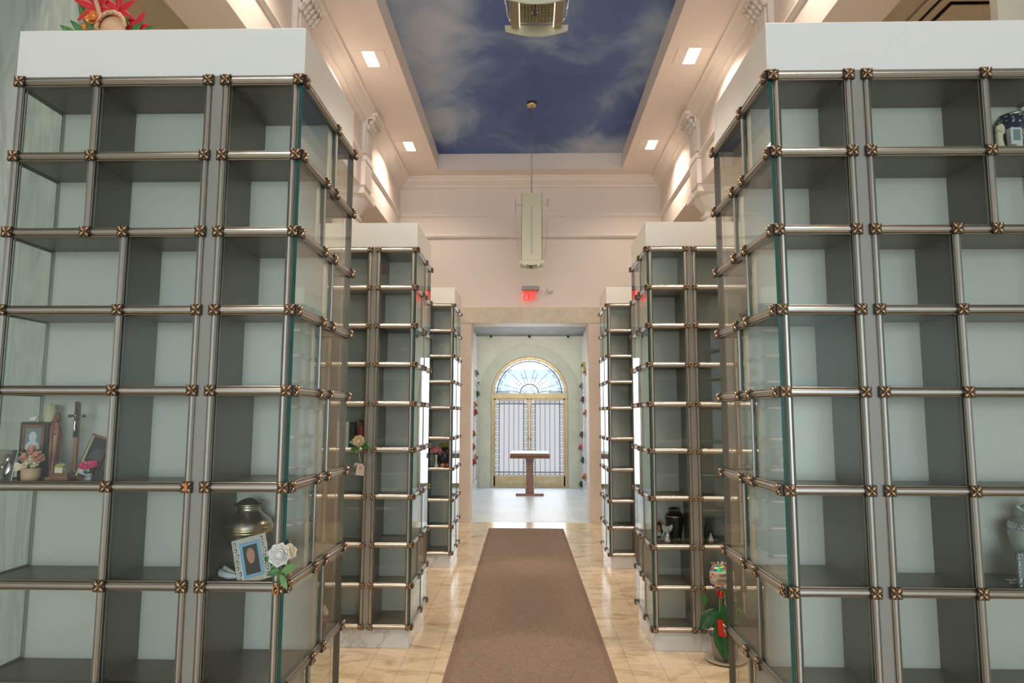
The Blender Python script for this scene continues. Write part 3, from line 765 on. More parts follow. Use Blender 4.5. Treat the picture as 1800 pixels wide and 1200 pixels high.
ex = empty('exit_sign', (.010, EY-.02, 3.36), 'red lit EXIT sign on the wall above the portal lintel', 'sign')
MB().box(-.135, .135, -.075, .019, .165, .24).build('housing', 'grey', ex, bevel=.02)
MB().box(-.125, .130, -.035, -.028, 0, .165).build('panel', 'clear', ex)
b = MB(); lh, y0, y1 = .145, -.043, -.0355
def bar(pts): b.prism(pts, 'y', y0, y1)
x = -.105
bar([(x, .012), (x+.014, .012), (x+.014, .012+lh), (x, .012+lh)])
for zz in (.012, .012+lh/2-.007, .012+lh-.014): bar([(x, zz), (x+.042, zz), (x+.042, zz+.014), (x, zz+.014)])
x = -.052
bar([(x, .012), (x+.015, .012), (x+.055, .012+lh), (x+.040, .012+lh)])
bar([(x+.040, .012), (x+.055, .012), (x+.015, .012+lh), (x, .012+lh)])
x = .014; bar([(x, .012), (x+.014, .012), (x+.014, .012+lh), (x, .012+lh)])
x = .040; bar([(x+.018, .012), (x+.032, .012), (x+.032, .012+lh), (x+.018, .012+lh)]); bar([(x, .143), (x+.050, .143), (x+.050, .157), (x, .157)])
b.build('lettering', 'red_glow', ex)
t = MB().lathe([(.0, .035), (.04, .035), (.05, .02), (.053, 0)]); t.xf(Matrix.Rotation(PI/2, 4, 'X'))
tag(t.build('smoke_detector', 'white', None, loc=(.315, EY-.002, 3.545)), 'small round off-white detector on the wall right of the EXIT sign', 'detector')
for k, xx in enumerate((-.87, .0, .87)):
    t = MB().lathe([(.0, -.06), (.022, -.06), (.03, -.05), (.025, -.02), (.012, -.015), (.012, 0)])
    tag(t.build('ceiling_spotlight', 'dark', None, loc=(xx, 15.3, VZ)), ('leftmost', 'middle', 'rightmost')[k]+' tiny dark spotlight on the vestibule ceiling above the arched door', 'spotlight', 'spotlights above the arched door')
# air vent in the right aisle ceiling
vt = empty('ceiling_vent', (3.22, 4.90, AZ), 'square ceiling air vent above the nearest right cabinet', 'vent')
b = MB()
for k, (r0, r1, dz) in enumerate(((.34, .27, -.01), (.25, .19, -.025), (.17, .0, -.05))):
    for sx in (-1, 1):
        b.box(sx*r1, sx*r0, -r0, r0, dz-.012, dz)
        b.box(-r1, r1, sx*r1, sx*r0, dz-.012, dz)
b.build('louvres', 'aisle', vt); MB().box(-.33, .33, -.33, .33, -.008, -.001).build('duct', 'dark', vt)

# ------------------------------------------------------------------ memorial things
def item(name, loc, label, cat, group=None, rz=0): return empty(name, loc, label, cat, group, rz)
SH = lambda k: Z[k+1]+.0112      # top of the shelf under row k

def portrait(mb, w_, h, y, bg, coat, skin, hair):
    """flat printed photo: background, shoulders, face, hair (material slots)"""
    mb.box(-w_/2, w_/2, y, y+.001, 0, h, bg)
    n = 12
    sh = [(-w_*.47, .001), (w_*.47, .001)]+[(w_*.47*math.cos(PI*k/n), h*.02+h*.40*math.sin(PI*k/n)) for k in range(1, n)]
    mb.prism(sh, 'y', y-.0006, y, coat)
    mb.prism([(w_*.29*math.cos(2*PI*k/16), h*.655+h*.245*math.sin(2*PI*k/16)) for k in range(16)], 'y', y-.0010, y-.0005, hair)
    mb.prism([(w_*.25*math.cos(2*PI*k/16), h*.59+h*.235*math.sin(2*PI*k/16)) for k in range(16)], 'y', y-.0014, y-.0009, skin)

# 1 pewter urn with brass bands (near left corner niche)
u = item('cremation_urn', (-1.025, 2.483, SH(5)), 'brushed pewter urn with brass bands in the nearest left cabinet', 'urn')
MB().lathe([(.045, 0), (.052, .004), (.050, .012), (.030, .022), (.026, .035), (.034, .05), (.058, .095), (.077, .132), (.086, .158), (.085, .170),
            (.076, .187), (.060, .200), (.046, .212), (.040, .222), (.040, .230), (.045, .237)], seg=40).build('body', 'pewter', u)
b = MB()
for z, r_ in ((.146, .0825), (.155, .0855), (.164, .0865)): b.lathe([(r_-.002, z-.0035), (r_+.0015, z), (r_-.002, z+.0035)], seg=40)
b.build('bands', 'brass', u.children[0])
MB().lathe([(.048, .236), (.053, .239), (.053, .243), (.040, .247), (.030, .254), (.012, .262), (.0, .263)], seg=40).build('lid', 'pewter', u)
# white satin cloth curled around the urn foot
b = MB(); pp = [(-.075+.0, .03, .012), (-.072, -.01, .012), (-.055, -.05, .012), (-.02, -.072, .010), (.02, -.080, .010)]
b.tube(pp, [.008, .012, .012, .011, .006], 10); b.tube([(-.07, .0, .02), (-.05, -.035, .03), (-.02, -.05, .018), (.01, -.065, .012)], [.004, .007, .007, .004], 8)
tag(b.build('satin_ribbon', 'photo_white', None, loc=(-1.025, 2.455, SH(5)+.002)), 'white satin ribbon curled around the foot of the pewter urn', 'ribbon')
f = item('picture_frame', (-.942, 2.358, SH(5)), 'tilted silver frame with portrait of grey-haired man, blue mount', 'picture frame', rz=0)
fr = Matrix.Rotation(math.radians(-15), 4, 'Y') @ Matrix.Rotation(math.radians(-8), 4, 'X')
b = MB(); b.box(-.060, -.036, -.004, .004, .0, .150).box(.036, .060, -.004, .004, .0, .150).box(-.036, .036, -.004, .004, 0, .018).box(-.036, .036, -.004, .004, .132, .150)
b.xf(fr).build('frame', 'silver', f, bevel=.001)
b = MB()
for sx in (-.048, .048):
    for k in range(7): b.ell((sx+.004*math.sin(k*2), -.006, .015+.02*k), (.004, .003, .007), seg=8, rings=5)
b.xf(fr).build('scrollwork', 'silver', f)
b = MB().box(-.036, .036, -.001, .001, .018, .132, 0)
sub = MB(); portrait(sub, .05, .095, -.003, 4, 1, 2, 3); sub.v = [(x_, y_, z_+.027) for x_, y_, z_ in sub.v]
n0 = len(b.v); b.v += sub.v; b.f += [[i+n0 for i in q] for q in sub.f]; b.mi += sub.mi; b.sm += sub.sm
b.xf(fr).build('photo', ['photo_blue', 'dark', 'skin', 'hairgrey', 'dark'], f)
f = item('picture_frame', (-.875, 2.425, SH(5)), 'dark picture standing behind the corner glass right of the pewter urn', 'picture frame', rz=-.35)
MB().box(-.035, .035, -.004, .004, 0, .13).box(.030, .037, -.007, .005, 0, .13).build('frame', 'silver', f)
MB().box(-.028, .028, -.006, -.004, .01, .12).build('photo', 'dark', f)

# 2 white rose tied at the corner of the nearest left cabinet
def tied_rose(loc, label, head, main, sec, L, leaves, extra=None):
    t = item('artificial_rose', loc, label, 'flower')
    b = MB().rose((0, -.012, 0), head, (-.05, -1, .25), 0, (4, 6, 8), seed=3)
    b.build('blossom', main, t)
    if sec:
        MB().rose(sec[0], head*.72, sec[2], 0, (4, 6), seed=5).build('blossom', sec[1], t)
    MB().tube([(0, 0, -.01), (-.004, .0, -L*.4), (-.010, .004, -L*.75), (-.012, .004, -L)], .0022, 6).tube([(.008, 0, -.01), (.0, .0, -L*.5), (-.006, .003, -L*.9)], .0018, 6).build('stem', 'stem', t)
    for (o, d, l_, w_, m_) in leaves:
        MB().petal(o, d, (0, -1, .2), l_, w_, cup=.12, curl=-.1, tip=.6).build('leaf', m_, t)
    return t
r = tied_rose((-.838, 2.305, 1.138), 'white artificial rose tied at the corner of the nearest left cabinet', .034, 'whitep', ((.024, -.002, .008), 'cream', (.4, -1, .3)), .135,
    [((-.004, -.005, -.022), (-1, -.2, .25), .050, .034, 'green'), ((.0, -.005, -.048), (-.9, -.2, -.35), .045, .032, 'green'),
     ((.004, -.005, -.058), (1, -.2, .55), .062, .034, 'lgreen'), ((.0, -.004, -.062), (.55, -.2, -1), .058, .026, 'lgreen'), ((-.012, -.005, -.02), (-.6, -.3, -.8), .03, .014, 'lgreen')])
MB().tube([(.004*math.cos(a)*2.2-.013, -.006, -.115+.016*math.sin(a)) for a in [2*PI*k/16 for k in range(16)]], .0018, 6, closed=True).build('tie', 'orange', r)
b = MB(); b.petal((0, 0, .014), (.2, -.2, -1), (0, -1, 0), .03, .012); b.tube([(0, 0, .018), (.002, -.004, -.002), (-.004, -.004, -.016)], .0018, 6)
tag(b.build('flower_remnant', 'orange', None, loc=(-1.175, 2.311, 1.353)), 'small orange dried petal stuck on a bronze rosette of the nearest left cabinet', 'petal')

# 3 memorial shelf, row 4 in the nearest left cabinet (wide niche)
z4 = SH(4)
t = item('silver_plaque', (-1.856, 2.375, z4), 'silver relief plaque of mother and child at the left end of the memorial shelf', 'plaque', rz=0)
tl = Matrix.Rotation(math.radians(-12), 4, 'X')
MB().box(-.035, .035, -.003, .003, 0, .11).xf(tl).build('plate', 'silver', t, bevel=.002)
b = MB().ell((0, -.004, .078), (.013, .006, .016)).ell((.006, -.004, .045), (.02, .007, .03)).ell((-.008, -.008, .05), (.009, .005, .011)); b.xf(tl).build('relief', 'silver', t)
t = item('picture_frame', (-1.817, 2.47, z4), 'dark wood frame with small black-and-white portrait on the memorial shelf', 'picture frame')
MB().box(-.052, .052, -.012, .02, 0, .205).build('frame', 'dark', t, bevel=.003)
MB().box(-.040, -.030, -.016, -.012, .10, .195).box(.030, .040, -.016, -.012, .10, .195).box(-.03, .03, -.016, -.012, .185, .195).build('inner_frame', 'carved', t)
b = MB(); portrait(b, .058, .078, -.015, 0, 1, 2, 0); b.v = [(a, c, d+.106) for a, c, d in b.v]; b.build('photo', ['photo_grey', 'photo_white', 'photo_white'], t)
t = item('ornament', (-1.838, 2.48, z4+.2055), 'tiny white shell ornament on top of the dark memorial frame', 'ornament')
MB().ell((0, 0, .010), (.013, .009, .010)).ell((.010, -.002, .016), (.007, .007, .007)).ell((-.010, 0, .008), (.006, .006, .008)).build('shell', 'whitep', t)
t = item('candle', (-1.795, 2.508, z4), 'ivory pillar candle standing behind the wooden statue', 'candle')
MB().lathe([(.019, 0), (.019, .268), (.012, .270), (.0, .266)], seg=24).build('wax', 'wax', t)
MB().tube([(0, 0, .264), (.001, 0, .276)], .001, 6).build('wick', 'dark', t)
t = item('flower_pot', (-1.770, 2.395, z4), 'peach paper pot of salmon and cream roses on the memorial shelf', 'flowers')
MB().lathe([(.028, 0), (.030, .02), (.031, .045), (.029, .045), (.02, .043), (.0, .043)], seg=28).build('pot', 'peach', t)
b = MB()
for k, (x_, z_, m_) in enumerate(((-.018, .083, 0), (.022, .088, 0), (.0, .108, 0), (-.008, .06, 1), (.016, .062, 1), (.030, .078, 0), (.004, .075, 1))):
    b.rose((x_, -.012+.004*(k % 3), z_), .0165, (x_*8, -1, .5), m_, (3, 5), seed=k)
b.build('roses', ['spink', 'cream'], t)
b = MB()
for k in range(12):
    a = k*2.4; b.petal((.015*math.cos(a), .0, .06+.003*k), (math.cos(a), -.4, .3+.5*math.sin(a)), (0, -1, .2), .034, .012, tip=.5)
b.build('foliage', 'green', t)
b = MB()
for k in range(5): b.petal((-.02, -.01, .05), (-1, -.2, -.5+.25*k), (0, -1, 0), .035, .010)
b.build('dried_leaves', 'cream', t)
# carved wooden statue of a robed figure
t = item('wooden_statue', (-1.711, 2.425, z4), 'tall carved brown wooden statue of a robed praying woman', 'statue')
b = MB().lathe([(.022, 0), (.022, .01), (.019, .014), (.020, .04), (.018, .09), (.021, .13), (.024, .155), (.022, .178), (.014, .192), (.0125, .20), (.016, .212), (.0155, .226), (.009, .238), (0, .241)],
               seg=28, sx=.78, sy=.7, flute=.035, nf=9)
b.ell((0, -.008, .213), (.009, .009, .012)); b.ell((0, -.016, .212), (.0025, .003, .003), seg=6, rings=4)
for s in (-1, 1):
    b.tube([(s*.012, -.002, .180), (s*.012, -.011, .155), (s*.003, -.017, .166)], [.006, .0055, .004], 8)
    b.tube([(s*.0025, -.018, .160), (s*.002, -.019, .184)], [.003, .0018], 6)
    b.tube([(s*.010, -.007, .215), (s*.012, -.009, .18), (s*.009, -.012, .10), (s*.007, -.012, .02)], [.003, .0045, .0045, .002], 6)
b.build('figure', 'carved', t)
MB().lathe([(.026, -.0), (.026, .010), (.023, .012)], seg=24).build('pedestal', 'lwood', t)
b = MB(); [b.ell((.002*math.sin(k*1.5), -.0185, .15-.013*k), (.0016, .0016, .0026), seg=6, rings=4) for k in range(9)]
b.build('rosary', 'dark', t)
# crucifix
t = item('crucifix', (-1.668, 2.47, z4), 'wooden standing crucifix with silver figure on the memorial shelf', 'crucifix')
MB().box(-.006, .008, -.005, .006, .010, .275).box(-.030, .030, -.005, .004, .223, .231).build('cross', 'lwood', t, bevel=.001)
MB().box(-.0075, .0075, -.007, -.005, .15, .280).box(-.030, .030, -.007, -.005, .222, .232).build('overlay', 'dark', t)
b = MB().ell((0, -.011, .228), (.0045, .0045, .006)).tube([(0, -.010, .222), (.001, -.012, .205), (-.001, -.011, .192), (.002, -.013, .178), (0, -.010, .158)], [.003, .0055, .0045, .004, .0025], 8)
for s in (-1, 1): b.tube([(s*.003, -.010, .218), (s*.015, -.009, .226), (s*.029, -.008, .229)], [.0028, .0022, .0016], 6)
b.build('figure', 'silver', t)
MB().box(-.045, .045, -.02, .02, 0, .010).build('foot', 'dark', t)
t = item('wooden_box', (-1.672, 2.418, z4), 'low dark wooden box under the small yellow flowers', 'box')
MB().box(-.030, .030, -.022, .022, 0, .019).build('case', 'carved', t, bevel=.002); MB().box(-.031, .031, -.023, .023, .0192, .026).build('lid', 'carved', t, bevel=.001)
t = item('flower_box', (-1.676, 2.412, z4+.0265), 'tiny cream box of yellow and white flowers on the dark wooden box', 'flowers')
MB().box(-.014, .014, -.012, .012, 0, .020).build('box', 'cream', t, bevel=.001)
b = MB()
for k in range(9): b.rose((-.012+.003*k, -.004+.003*(k % 3), .024+.005*(k % 3)), .007, (random.uniform(-.6, .6), -1, .9), k % 3, (3,), seed=k)
b.build('flowers', ['yellow', 'cream', 'green'], t)
t = item('picture_frame', (-1.612, 2.43, z4), 'gold-edged dark frame with landscape print leaning beside the crucifix', 'picture frame', rz=-.25)
tl2 = Matrix.Rotation(math.radians(-12), 4, 'X') @ Matrix.Shear('XZ', 4, (.0, 0)) @ Matrix.Rotation(math.radians(14), 4, 'Y')
b = MB().box(-.034, -.028, -.005, .005, 0, .165).box(.050, .056, -.005, .005, 0, .165).box(-.034, .056, -.005, .005, 0, .008).box(-.034, .056, -.005, .005, .157, .165)
b.xf(tl2).build('frame', 'carved', t); MB().box(-.028, -.0245, -.006, .0, .008, .157).xf(tl2).build('gilt_edge', 'wax', t)
b = MB().box(-.026, .050, -.001, .001, .008, .157, 0)
b.prism([(-.026, .02)]+[(-.026+.05*math.sin(PI/2*k/8), .02+.045*math.cos(PI/2*k/8)) for k in range(9)], 'y', -.002, -.001, 1)
for k in range(5): b.prism([(-.01+.012*k, .08), (.004+.012*k, .12), (.006+.012*k, .12), (-.007+.012*k, .08)], 'y', -.002, -.001, 2)
b.xf(tl2).build('print', ['dark', 'photo_white', 'photo_grey'], t)
t = item('flower_vase', (-1.556, 2.385, z4), 'small clear vase of hot pink roses before the leaning frame', 'flowers')
MB().lathe([(.010, 0), (.013, .003), (.013, .028), (.011, .028), (.011, .004), (0, .004)], seg=20).build('vase', 'crystal', t)
b = MB()
for x_, z_ in ((-.022, .056), (.004, .058), (.018, .060), (-.008, .050)): b.rose((x_, -.006, z_), .0125, (x_*10, -1, .4), 0, (4, 5), seed=int(z_*1e4))
b.build('roses', 'pink', t)
b = MB()
for x_, z_ in ((-.02, .05), (.004, .05), (.016, .055), (-.008, .045)): b.tube([(0, 0, .006), (x_, -.004, z_)], .001, 5)
for k in range(5): b.petal((0, 0, .028), (-.8+.4*k, -.5, .3), (0, -1, .3), .022, .010, tip=.5)
b.build('stems', 'green', t)

# 4 poinsettia bouquet on top of the nearest left cabinet
t = item('poinsettia_bouquet', (-1.66, 2.47, 3.003), 'red poinsettia arrangement with gold ribbon on the nearest left cabinet top', 'flowers')
for c, n, L in (((-.035, -.02, .16), 6, .085), ((.05, -.01, .155), 6, .08), ((.115, .0, .09), 6, .075), ((-.06, .04, .13), 5, .07)):
    b = MB()
    for k in range(n):
        a = 2*PI*k/n+c[0]*9; b.petal(c, (math.cos(a), -.25, math.sin(a)), (0, -1, 0), L, L*.42, cup=.1, curl=-.1, tip=.7)
    b.build('poinsettia_bloom', 'red', t)
b = MB()
for k in range(7): b.petal((-.08+.03*k, .0, .04), (-1+.35*k, -.2, .55), (0, -1, .3), .11, .045, cup=.1, tip=.6)
b.petal((-.08, 0, .07), (-1, 0, .05), (0, -.5, 1), .10, .04, tip=.6); b.petal((-.07, 0, .10), (-.5, 0, 1), (0, -1, .2), .12, .035, tip=.6)
b.build('leaves', 'green', t)
b = MB()
for k in range(8):
    a = PI*k/7; c = Vector((.045, -.05, .07)); b.tube([c+Vector((math.cos(a+q*.5)*(.055+.006*math.sin(q*3)), .0, math.sin(a+q*.5)*(.055+.006*math.sin(q*3)))) for q in range(3)], .008, 6)
b.ell((.045, -.035, .07), (.05, .02, .045)); b.petal((.01, -.05, .09), (-.3, -.1, 1), (0, -1, 0), .12, .02, tip=.7)
b.build('gold_ribbon', 'peach', t)
MB().rose((-.02, -.05, .10), .03, (0, -1, .3), 0, (4, 5)).ell((-.075, -.02, .085), (.010, .010, .013)).build('orange_bloom', 'orange', t)
b = MB()
for k in range(4): b.tube([(-.06+.02*k, 0, .05), (-.09+.02*k, .01, .15), (-.13+.03*k, .01, .23)], .0018, 5)
b.build('twigs', 'stem', t)
MB().lathe([(.05, 0), (.065, .05), (.06, .052), (0, .05)], seg=24).build('basket', 'lwood', t)

# 5 bouquet in the back niche of the nearest left cabinet (row 6, seen through the side glass)
t = item('flower_pot', (-.893, 2.93, SH(6)), 'burgundy pot of cream flowers behind the side glass of the nearest left cabinet', 'flowers')
MB().lathe([(.026, 0), (.034, .055), (.03, .055), (0, .05)], seg=24, flute=.03, nf=10).build('pot', 'burg', t)
b = MB()
for k in range(8):
    a = k*2.4; b.rose((.022*math.cos(a), .022*math.sin(a), .073+.006*(k % 3)), .018, (math.cos(a), math.sin(a)-.5, .8), 0, (3, 5), seed=k)
b.build('flowers', 'cream', t)

# 6 second left cabinet
z = SH(4)
t = item('memorial_card', (-1.352, 4.955, z), 'tall white memorial card with blue crest in the second left cabinet', 'card')
MB().box(-.055, .030, -.003, .003, 0, .185).build('card', 'photo_white', t); MB().lathe([(.0, -.0045), (.014, -.004), (.014, -.003)], seg=20).xf(Matrix.Translation((-.012, 0, .11)) @ Matrix.Rotation(PI/2, 4, 'X') @ Matrix.Translation((0, 0, 0.0075))).build('crest', 'photo_blue', t)
t = item('dark_box', (-1.300, 5.0, z), 'black narrow box standing between white card and red vase', 'box')
MB().box(-.018, .018, -.03, .03, 0, .178).build('case', 'dark', t, bevel=.002); MB().box(-.0185, .0185, -.0305, .0305, .178, .186).build('lid', 'dark', t, bevel=.002)
t = item('red_vase', (-1.236, 4.985, z), 'dark red bottle-shaped vase in the second left cabinet', 'vase')
MB().lathe([(.022, 0), (.026, .006), (.027, .13), (.022, .15), (.010, .165), (.008, .185), (.011, .19)], seg=28).build('body', 'redapple', t)
MB().tube([(-.022, 0, .197), (-.006, 0, .193), (.0, 0, .19), (.012, 0, .188)], [.003, .005, .008, .006], 8).build('stopper', 'dark', t)
r = tied_rose((-1.215, 4.845, 1.415), 'pale pink artificial rose with hanging tag on the second left cabinet', .038, 'cream', None, .11,
    [((0, -.005, -.02), (-1, -.2, .25), .075, .04, 'lgreen'), ((.01, -.005, -.02), (1, -.2, .35), .06, .045, 'green'),
     ((.01, -.005, -.035), (1, -.2, -.15), .07, .04, 'green'), ((-.0, -.005, -.04), (-.9, -.2, -.35), .07, .045, 'green'), ((.0, -.005, -.04), (-.3, -.3, -.8), .05, .03, 'lgreen')])
b = MB().prism([(-.018, -.235), (.042, -.24), (.046, -.175), (.03, -.155), (-.002, -.155), (-.010, -.17)], 'y', -.020, -.018)
b.build('tag', 'paper', r); MB().ell((.018, -.021, -.185), (.010, .001, .015)).build('tag_print', 'spink', r)
MB().tube([(.0, -.01, -.08), (.012, -.018, -.12), (.018, -.019, -.16)], .0018, 5).tube([(.0, -.014, -.155), (-.02, -.014, -.16), (-.03, -.012, -.19)], [.004, .006, .002], 6).build('string', 'photo_white', r)

# 7 farthest left cabinet niche
z = SH(5)
t = item('flower_vase', (-1.022, 7.49, z), 'slim white vase of pink lilies in the farthest left cabinet', 'flowers')
MB().lathe([(.028, 0), (.026, .012), (.012, .05), (.010, .09), (.016, .135), (.012, .135), (.0, .12)], seg=24).build('vase', 'whitep', t)
b = MB()
for c in ((-.03, -.01, .20), (.01, -.02, .215), (.04, -.01, .19), (.055, -.02, .155), (-.04, -.02, .18), (0, -.03, .185)):
    for k in range(6):
        a = 2*PI*k/6+c[0]*20; b.petal(c, (math.cos(a), -.6, math.sin(a)), (0, -1, 0), .036, .016, cup=.2, tip=.5)
b.build('lilies', 'lpink', t)
b = MB()
for k in range(8): b.petal((0, 0, .13), (-1+.28*k, -.3, .5), (0, -1, .2), .05, .02, tip=.5)
b.tube([(0, 0, .1), (0, -.01, .2)], .002, 5).build('leaves', 'green', t)
t = item('cremation_urn', (-.930, 7.520, z), 'blue-black urn with yellow blooms above in the farthest left cabinet', 'urn')
MB().lathe([(.045, 0), (.05, .01), (.072, .10), (.075, .14), (.06, .175), (.035, .195), (.032, .20)], seg=32).build('body', 'blueblack', t)
MB().lathe([(.038, .20), (.036, .21), (.012, .22), (0, .222)], seg=24).build('lid', 'blueblack', t)
t = item('yellow_flowers', (-1.02, 7.61, z), 'spray of dull yellow flowers behind the blue-black urn', 'flowers')
b = MB().lathe([(.012, 0), (.012, .12), (.0, .12)], seg=12); b.build('holder', 'blueblack', t)
b = MB()
for k in range(12): b.rose((.03+.012*k, -.01, .235+.018*math.sin(k*2.3)), .016, (random.uniform(-.5, .5), -1, .3), 0, (4,), seed=k)
b.build('blooms', 'yellow', t)
MB().tube([(0, 0, .1), (.04, 0, .25)], .002, 5).tube([(0, 0, .1), (.02, 0, .20), (.11, 0, .25)], .002, 5).build('stems', 'green', t)
for k, (x_, m_, lab) in enumerate(((-.945, 'apple', 'yellow and red apple before the blue-black urn'), (-.895, 'redapple', 'dark red apple right of the yellow and red apple'))):
    t = item('apple', (x_, 7.435, z), lab, 'apple', 'apples in the farthest left cabinet')
    MB().lathe([(.0, .003), (.012, .0), (.022, .012), (.0245, .028), (.019, .043), (.008, .046), (0, .041)], seg=20).build('fruit', m_, t)
    MB().tube([(0, 0, .040), (.003, 0, .053)], .0012, 5).build('stem', 'stem', t)

# 8 second right cabinet
z = SH(6)
t = item('cremation_urn', (1.028, 5.02, z), 'black metallic urn with silver neck line in the second right cabinet', 'urn')
MB().lathe([(.045, 0), (.046, .008), (.050, .05), (.060, .12), (.066, .165), (.064, .185), (.045, .205), (.036, .215)], seg=40).build('body', 'blackurn', t)
MB().lathe([(.040, .2145), (.046, .224), (.040, .232), (.018, .240), (0, .242)], seg=32).build('lid', 'blackurn', t)
MB().lathe([(.0655, .176), (.0665, .18), (.0655, .184)], seg=40).build('neck_line', 'silver', t)
t = item('picture_frame', (.905, 4.985, z), 'oval silver frame with portrait beside the black urn', 'picture frame', rz=.25)
b = MB().tube([(.040*math.cos(a), 0, .085+.062*math.sin(a)) for a in [2*PI*k/24 for k in range(24)]], .006, 8, closed=True); b.box(-.02, .02, -.004, .02, 0, .028); b.build('frame', 'silver', t)
b = MB().prism([(.036*math.cos(2*PI*k/24), .085+.058*math.sin(2*PI*k/24)) for k in range(24)], 'y', -.001, .002, 0)
b.prism([(.016*math.cos(2*PI*k/16), .095+.024*math.sin(2*PI*k/16)) for k in range(16)], 'y', -.0025, -.001, 1); b.prism([(-.025, .045), (.025, .045), (.018, .072), (-.018, .072)], 'y', -.002, -.001, 2)
b.build('photo', ['dark', 'skin', 'photo_white'], t)
t = item('crystal_angel', (.962, 4.95, z), 'sparkling crystal angel figurine between oval frame and black urn', 'figurine')
b = MB().lathe([(.022, 0), (.021, .02), (.014, .07), (.008, .095), (.0, .10)], seg=16, flute=.06, nf=6).ell((0, 0, .108), (.009, .009, .011))
for s in (-1, 1): b.petal((0, .008, .07), (s*.6, 0, 1), (0, -1, 0), .07, .035, cup=.1); b.tube([(s*.008, 0, .088), (s*.012, -.008, .07), (0, -.014, .075)], .003, 6)
b.build('figure', 'crystal', t)
t = item('memorial_plaque', (1.345, 5.06, z), 'black engraved memorial plaque in the second right cabinet', 'plaque')
MB().box(-.085, .085, -.006, .006, 0, .16).build('slab', 'black', t)
b = MB()
for k in range(4): b.box(-.035+.008*(k % 2), .055-.01*(k % 2), -.0066, -.006, .096-.016*k, .100-.016*k)
b.build('engraved_lines', 'grey', t)
t = item('white_figurine', (1.276, 5.0, z), 'small white kneeling figurine before the black plaque', 'figurine')
MB().lathe([(.022, 0), (.021, .015), (.012, .04), (.006, .052), (0, .056)], seg=16, sy=.8).ell((0, 0, .058), (.0065, .0065, .008)).build('figure', 'whitep', t)
t = item('green_ornament', (1.262, 5.05, z), 'dull green ornament behind the white kneeling figurine', 'ornament')
MB().lathe([(.012, 0), (.02, .03), (.012, .06), (.018, .085), (.008, .10), (0, .102)], seg=16).build('body', 'dgreen', t)

# 9 top right niche of the nearest right cabinet
z = SH(0)
t = item('floral_urn', (1.785, 2.480, z), 'dark blue urn with white floral pattern in the nearest right cabinet', 'urn')
MB().lathe([(.03, 0), (.045, .012), (.068, .05), (.080, .10), (.078, .135), (.060, .165), (.045, .172)], seg=40).build('body', 'floral', t)
MB().lathe([(.048, .172), (.050, .178), (.03, .186), (0, .19)], seg=32).build('lid', 'floral', t)
MB().lathe([(.0505, .170), (.052, .174), (.0505, .178)], seg=40).build('rim', 'silver', t)
t = item('ivory_statuette', (1.666, 2.390, z), 'ivory angel statuette left of the blue floral urn', 'figurine')
MB().lathe([(.018, 0), (.018, .012), (.012, .05), (.013, .07), (.010, .082)], seg=18).ell((0, 0, .094), (.011, .010, .012)).petal((0, .004, .065), (.3, 0, 1), (0, -1, 0), .05, .035).build('figure', 'ivory', t)
t = item('glass_block', (1.712, 2.378, z), 'clear glass votive block before the blue floral urn', 'votive')
MB().box(-.020, .020, -.012, .012, 0, .088).build('block', 'photo_white', t, bevel=.002)
MB().box(-.012, .012, -.0135, -.012, .04, .08).build('etched_mark', 'photo_grey', t)
t = item('gold_basket', (1.696, 2.360, z), 'tiny gold wire basket before the glass votive block', 'ornament')
b = MB()
for k in range(5): b.tube([(.022*math.cos(PI*j/10)*(1-.18*k), -.002*k, .003+.020*math.sin(PI*j/10)*(1-.15*k)) for j in range(11)], .0012, 5)
b.tube([(-.024, 0, .003), (.024, 0, .003)], .0022, 6).build('wire', 'brass', t)
t = item('gold_chain', (1.742, 2.372, z), 'upright braided gold chain ornament right of the gold basket', 'ornament')
b = MB()
for k in range(12): b.ell((.002*(-1)**k, 0, .005+.007*k), (.003, .003, .005), seg=8, rings=5)
b.build('braid', 'brass', t)
t = item('orange_card', (1.80, 2.45, z+.0), 'orange card at the back of the top right niche', 'card')
bpy.data.objects.remove(t)

# 10 pale green urn, nearest right cabinet row 5
z = SH(5)
t = item('celadon_urn', (1.735, 2.462, z), 'pale green ceramic urn with silver band at the right edge', 'urn')
MB().lathe([(.035, 0), (.04, .01), (.044, .05), (.068, .11), (.078, .155), (.074, .185), (.055, .205), (.032, .213), (.030, .235), (.040, .245)], seg=40).build('body', 'celadon', t)
MB().lathe([(.0772, .172), (.0785, .178), (.0752, .196), (.0715, .20)], seg=40).build('silver_band', 'crystal', t)
MB().lathe([(.044, .243), (.040, .250), (.012, .262), (.010, .272), (0, .276)], seg=28).build('lid', 'celadon', t)
for s in (-1, 1):
    MB().tube([(s*.032, 0, .236), (s*.052, 0, .250), (s*.056, 0, .256)], [.005, .006, .004], 8).build('handle', 'celadon', t)
t = item('jewelled_frame', (1.662, 2.368, z), 'jewelled silver picture frame standing before the pale green urn', 'picture frame')
b = MB().box(-.062, -.050, -.003, .003, 0, .112).box(.062, .050, -.003, .003, 0, .112).box(-.05, .05, -.003, .003, 0, .012).box(-.05, .05, -.003, .003, .100, .112)
b.build('frame', 'silver', t)
b = MB()
for k in range(10):
    for s in (-1, 1): b.ell((s*.056, -.005, .006+.0112*k), (.006, .004, .0056), seg=6, rings=4)
for k in range(9): b.ell((-.045+.0112*k, -.005, .106), (.0056, .004, .006), seg=6, rings=4)
b.build('jewels', 'crystal', t)
b = MB(); portrait(b, .098, .088, 0, 0, 1, 2, 3); b.v = [(a, c, d+.012) for a, c, d in b.v]; b.build('photo', ['photo_grey', 'dark', 'skin', 'dark'], t)
t = item('seashell', (1.632, 2.44, z), 'white seashell lying left of the pale green urn', 'shell')
b = MB()
for k in range(5): b.petal((.016, 0, .004), (-1, -.5+.25*k, .12), (0, 0, 1), .036, .012, cup=.2)
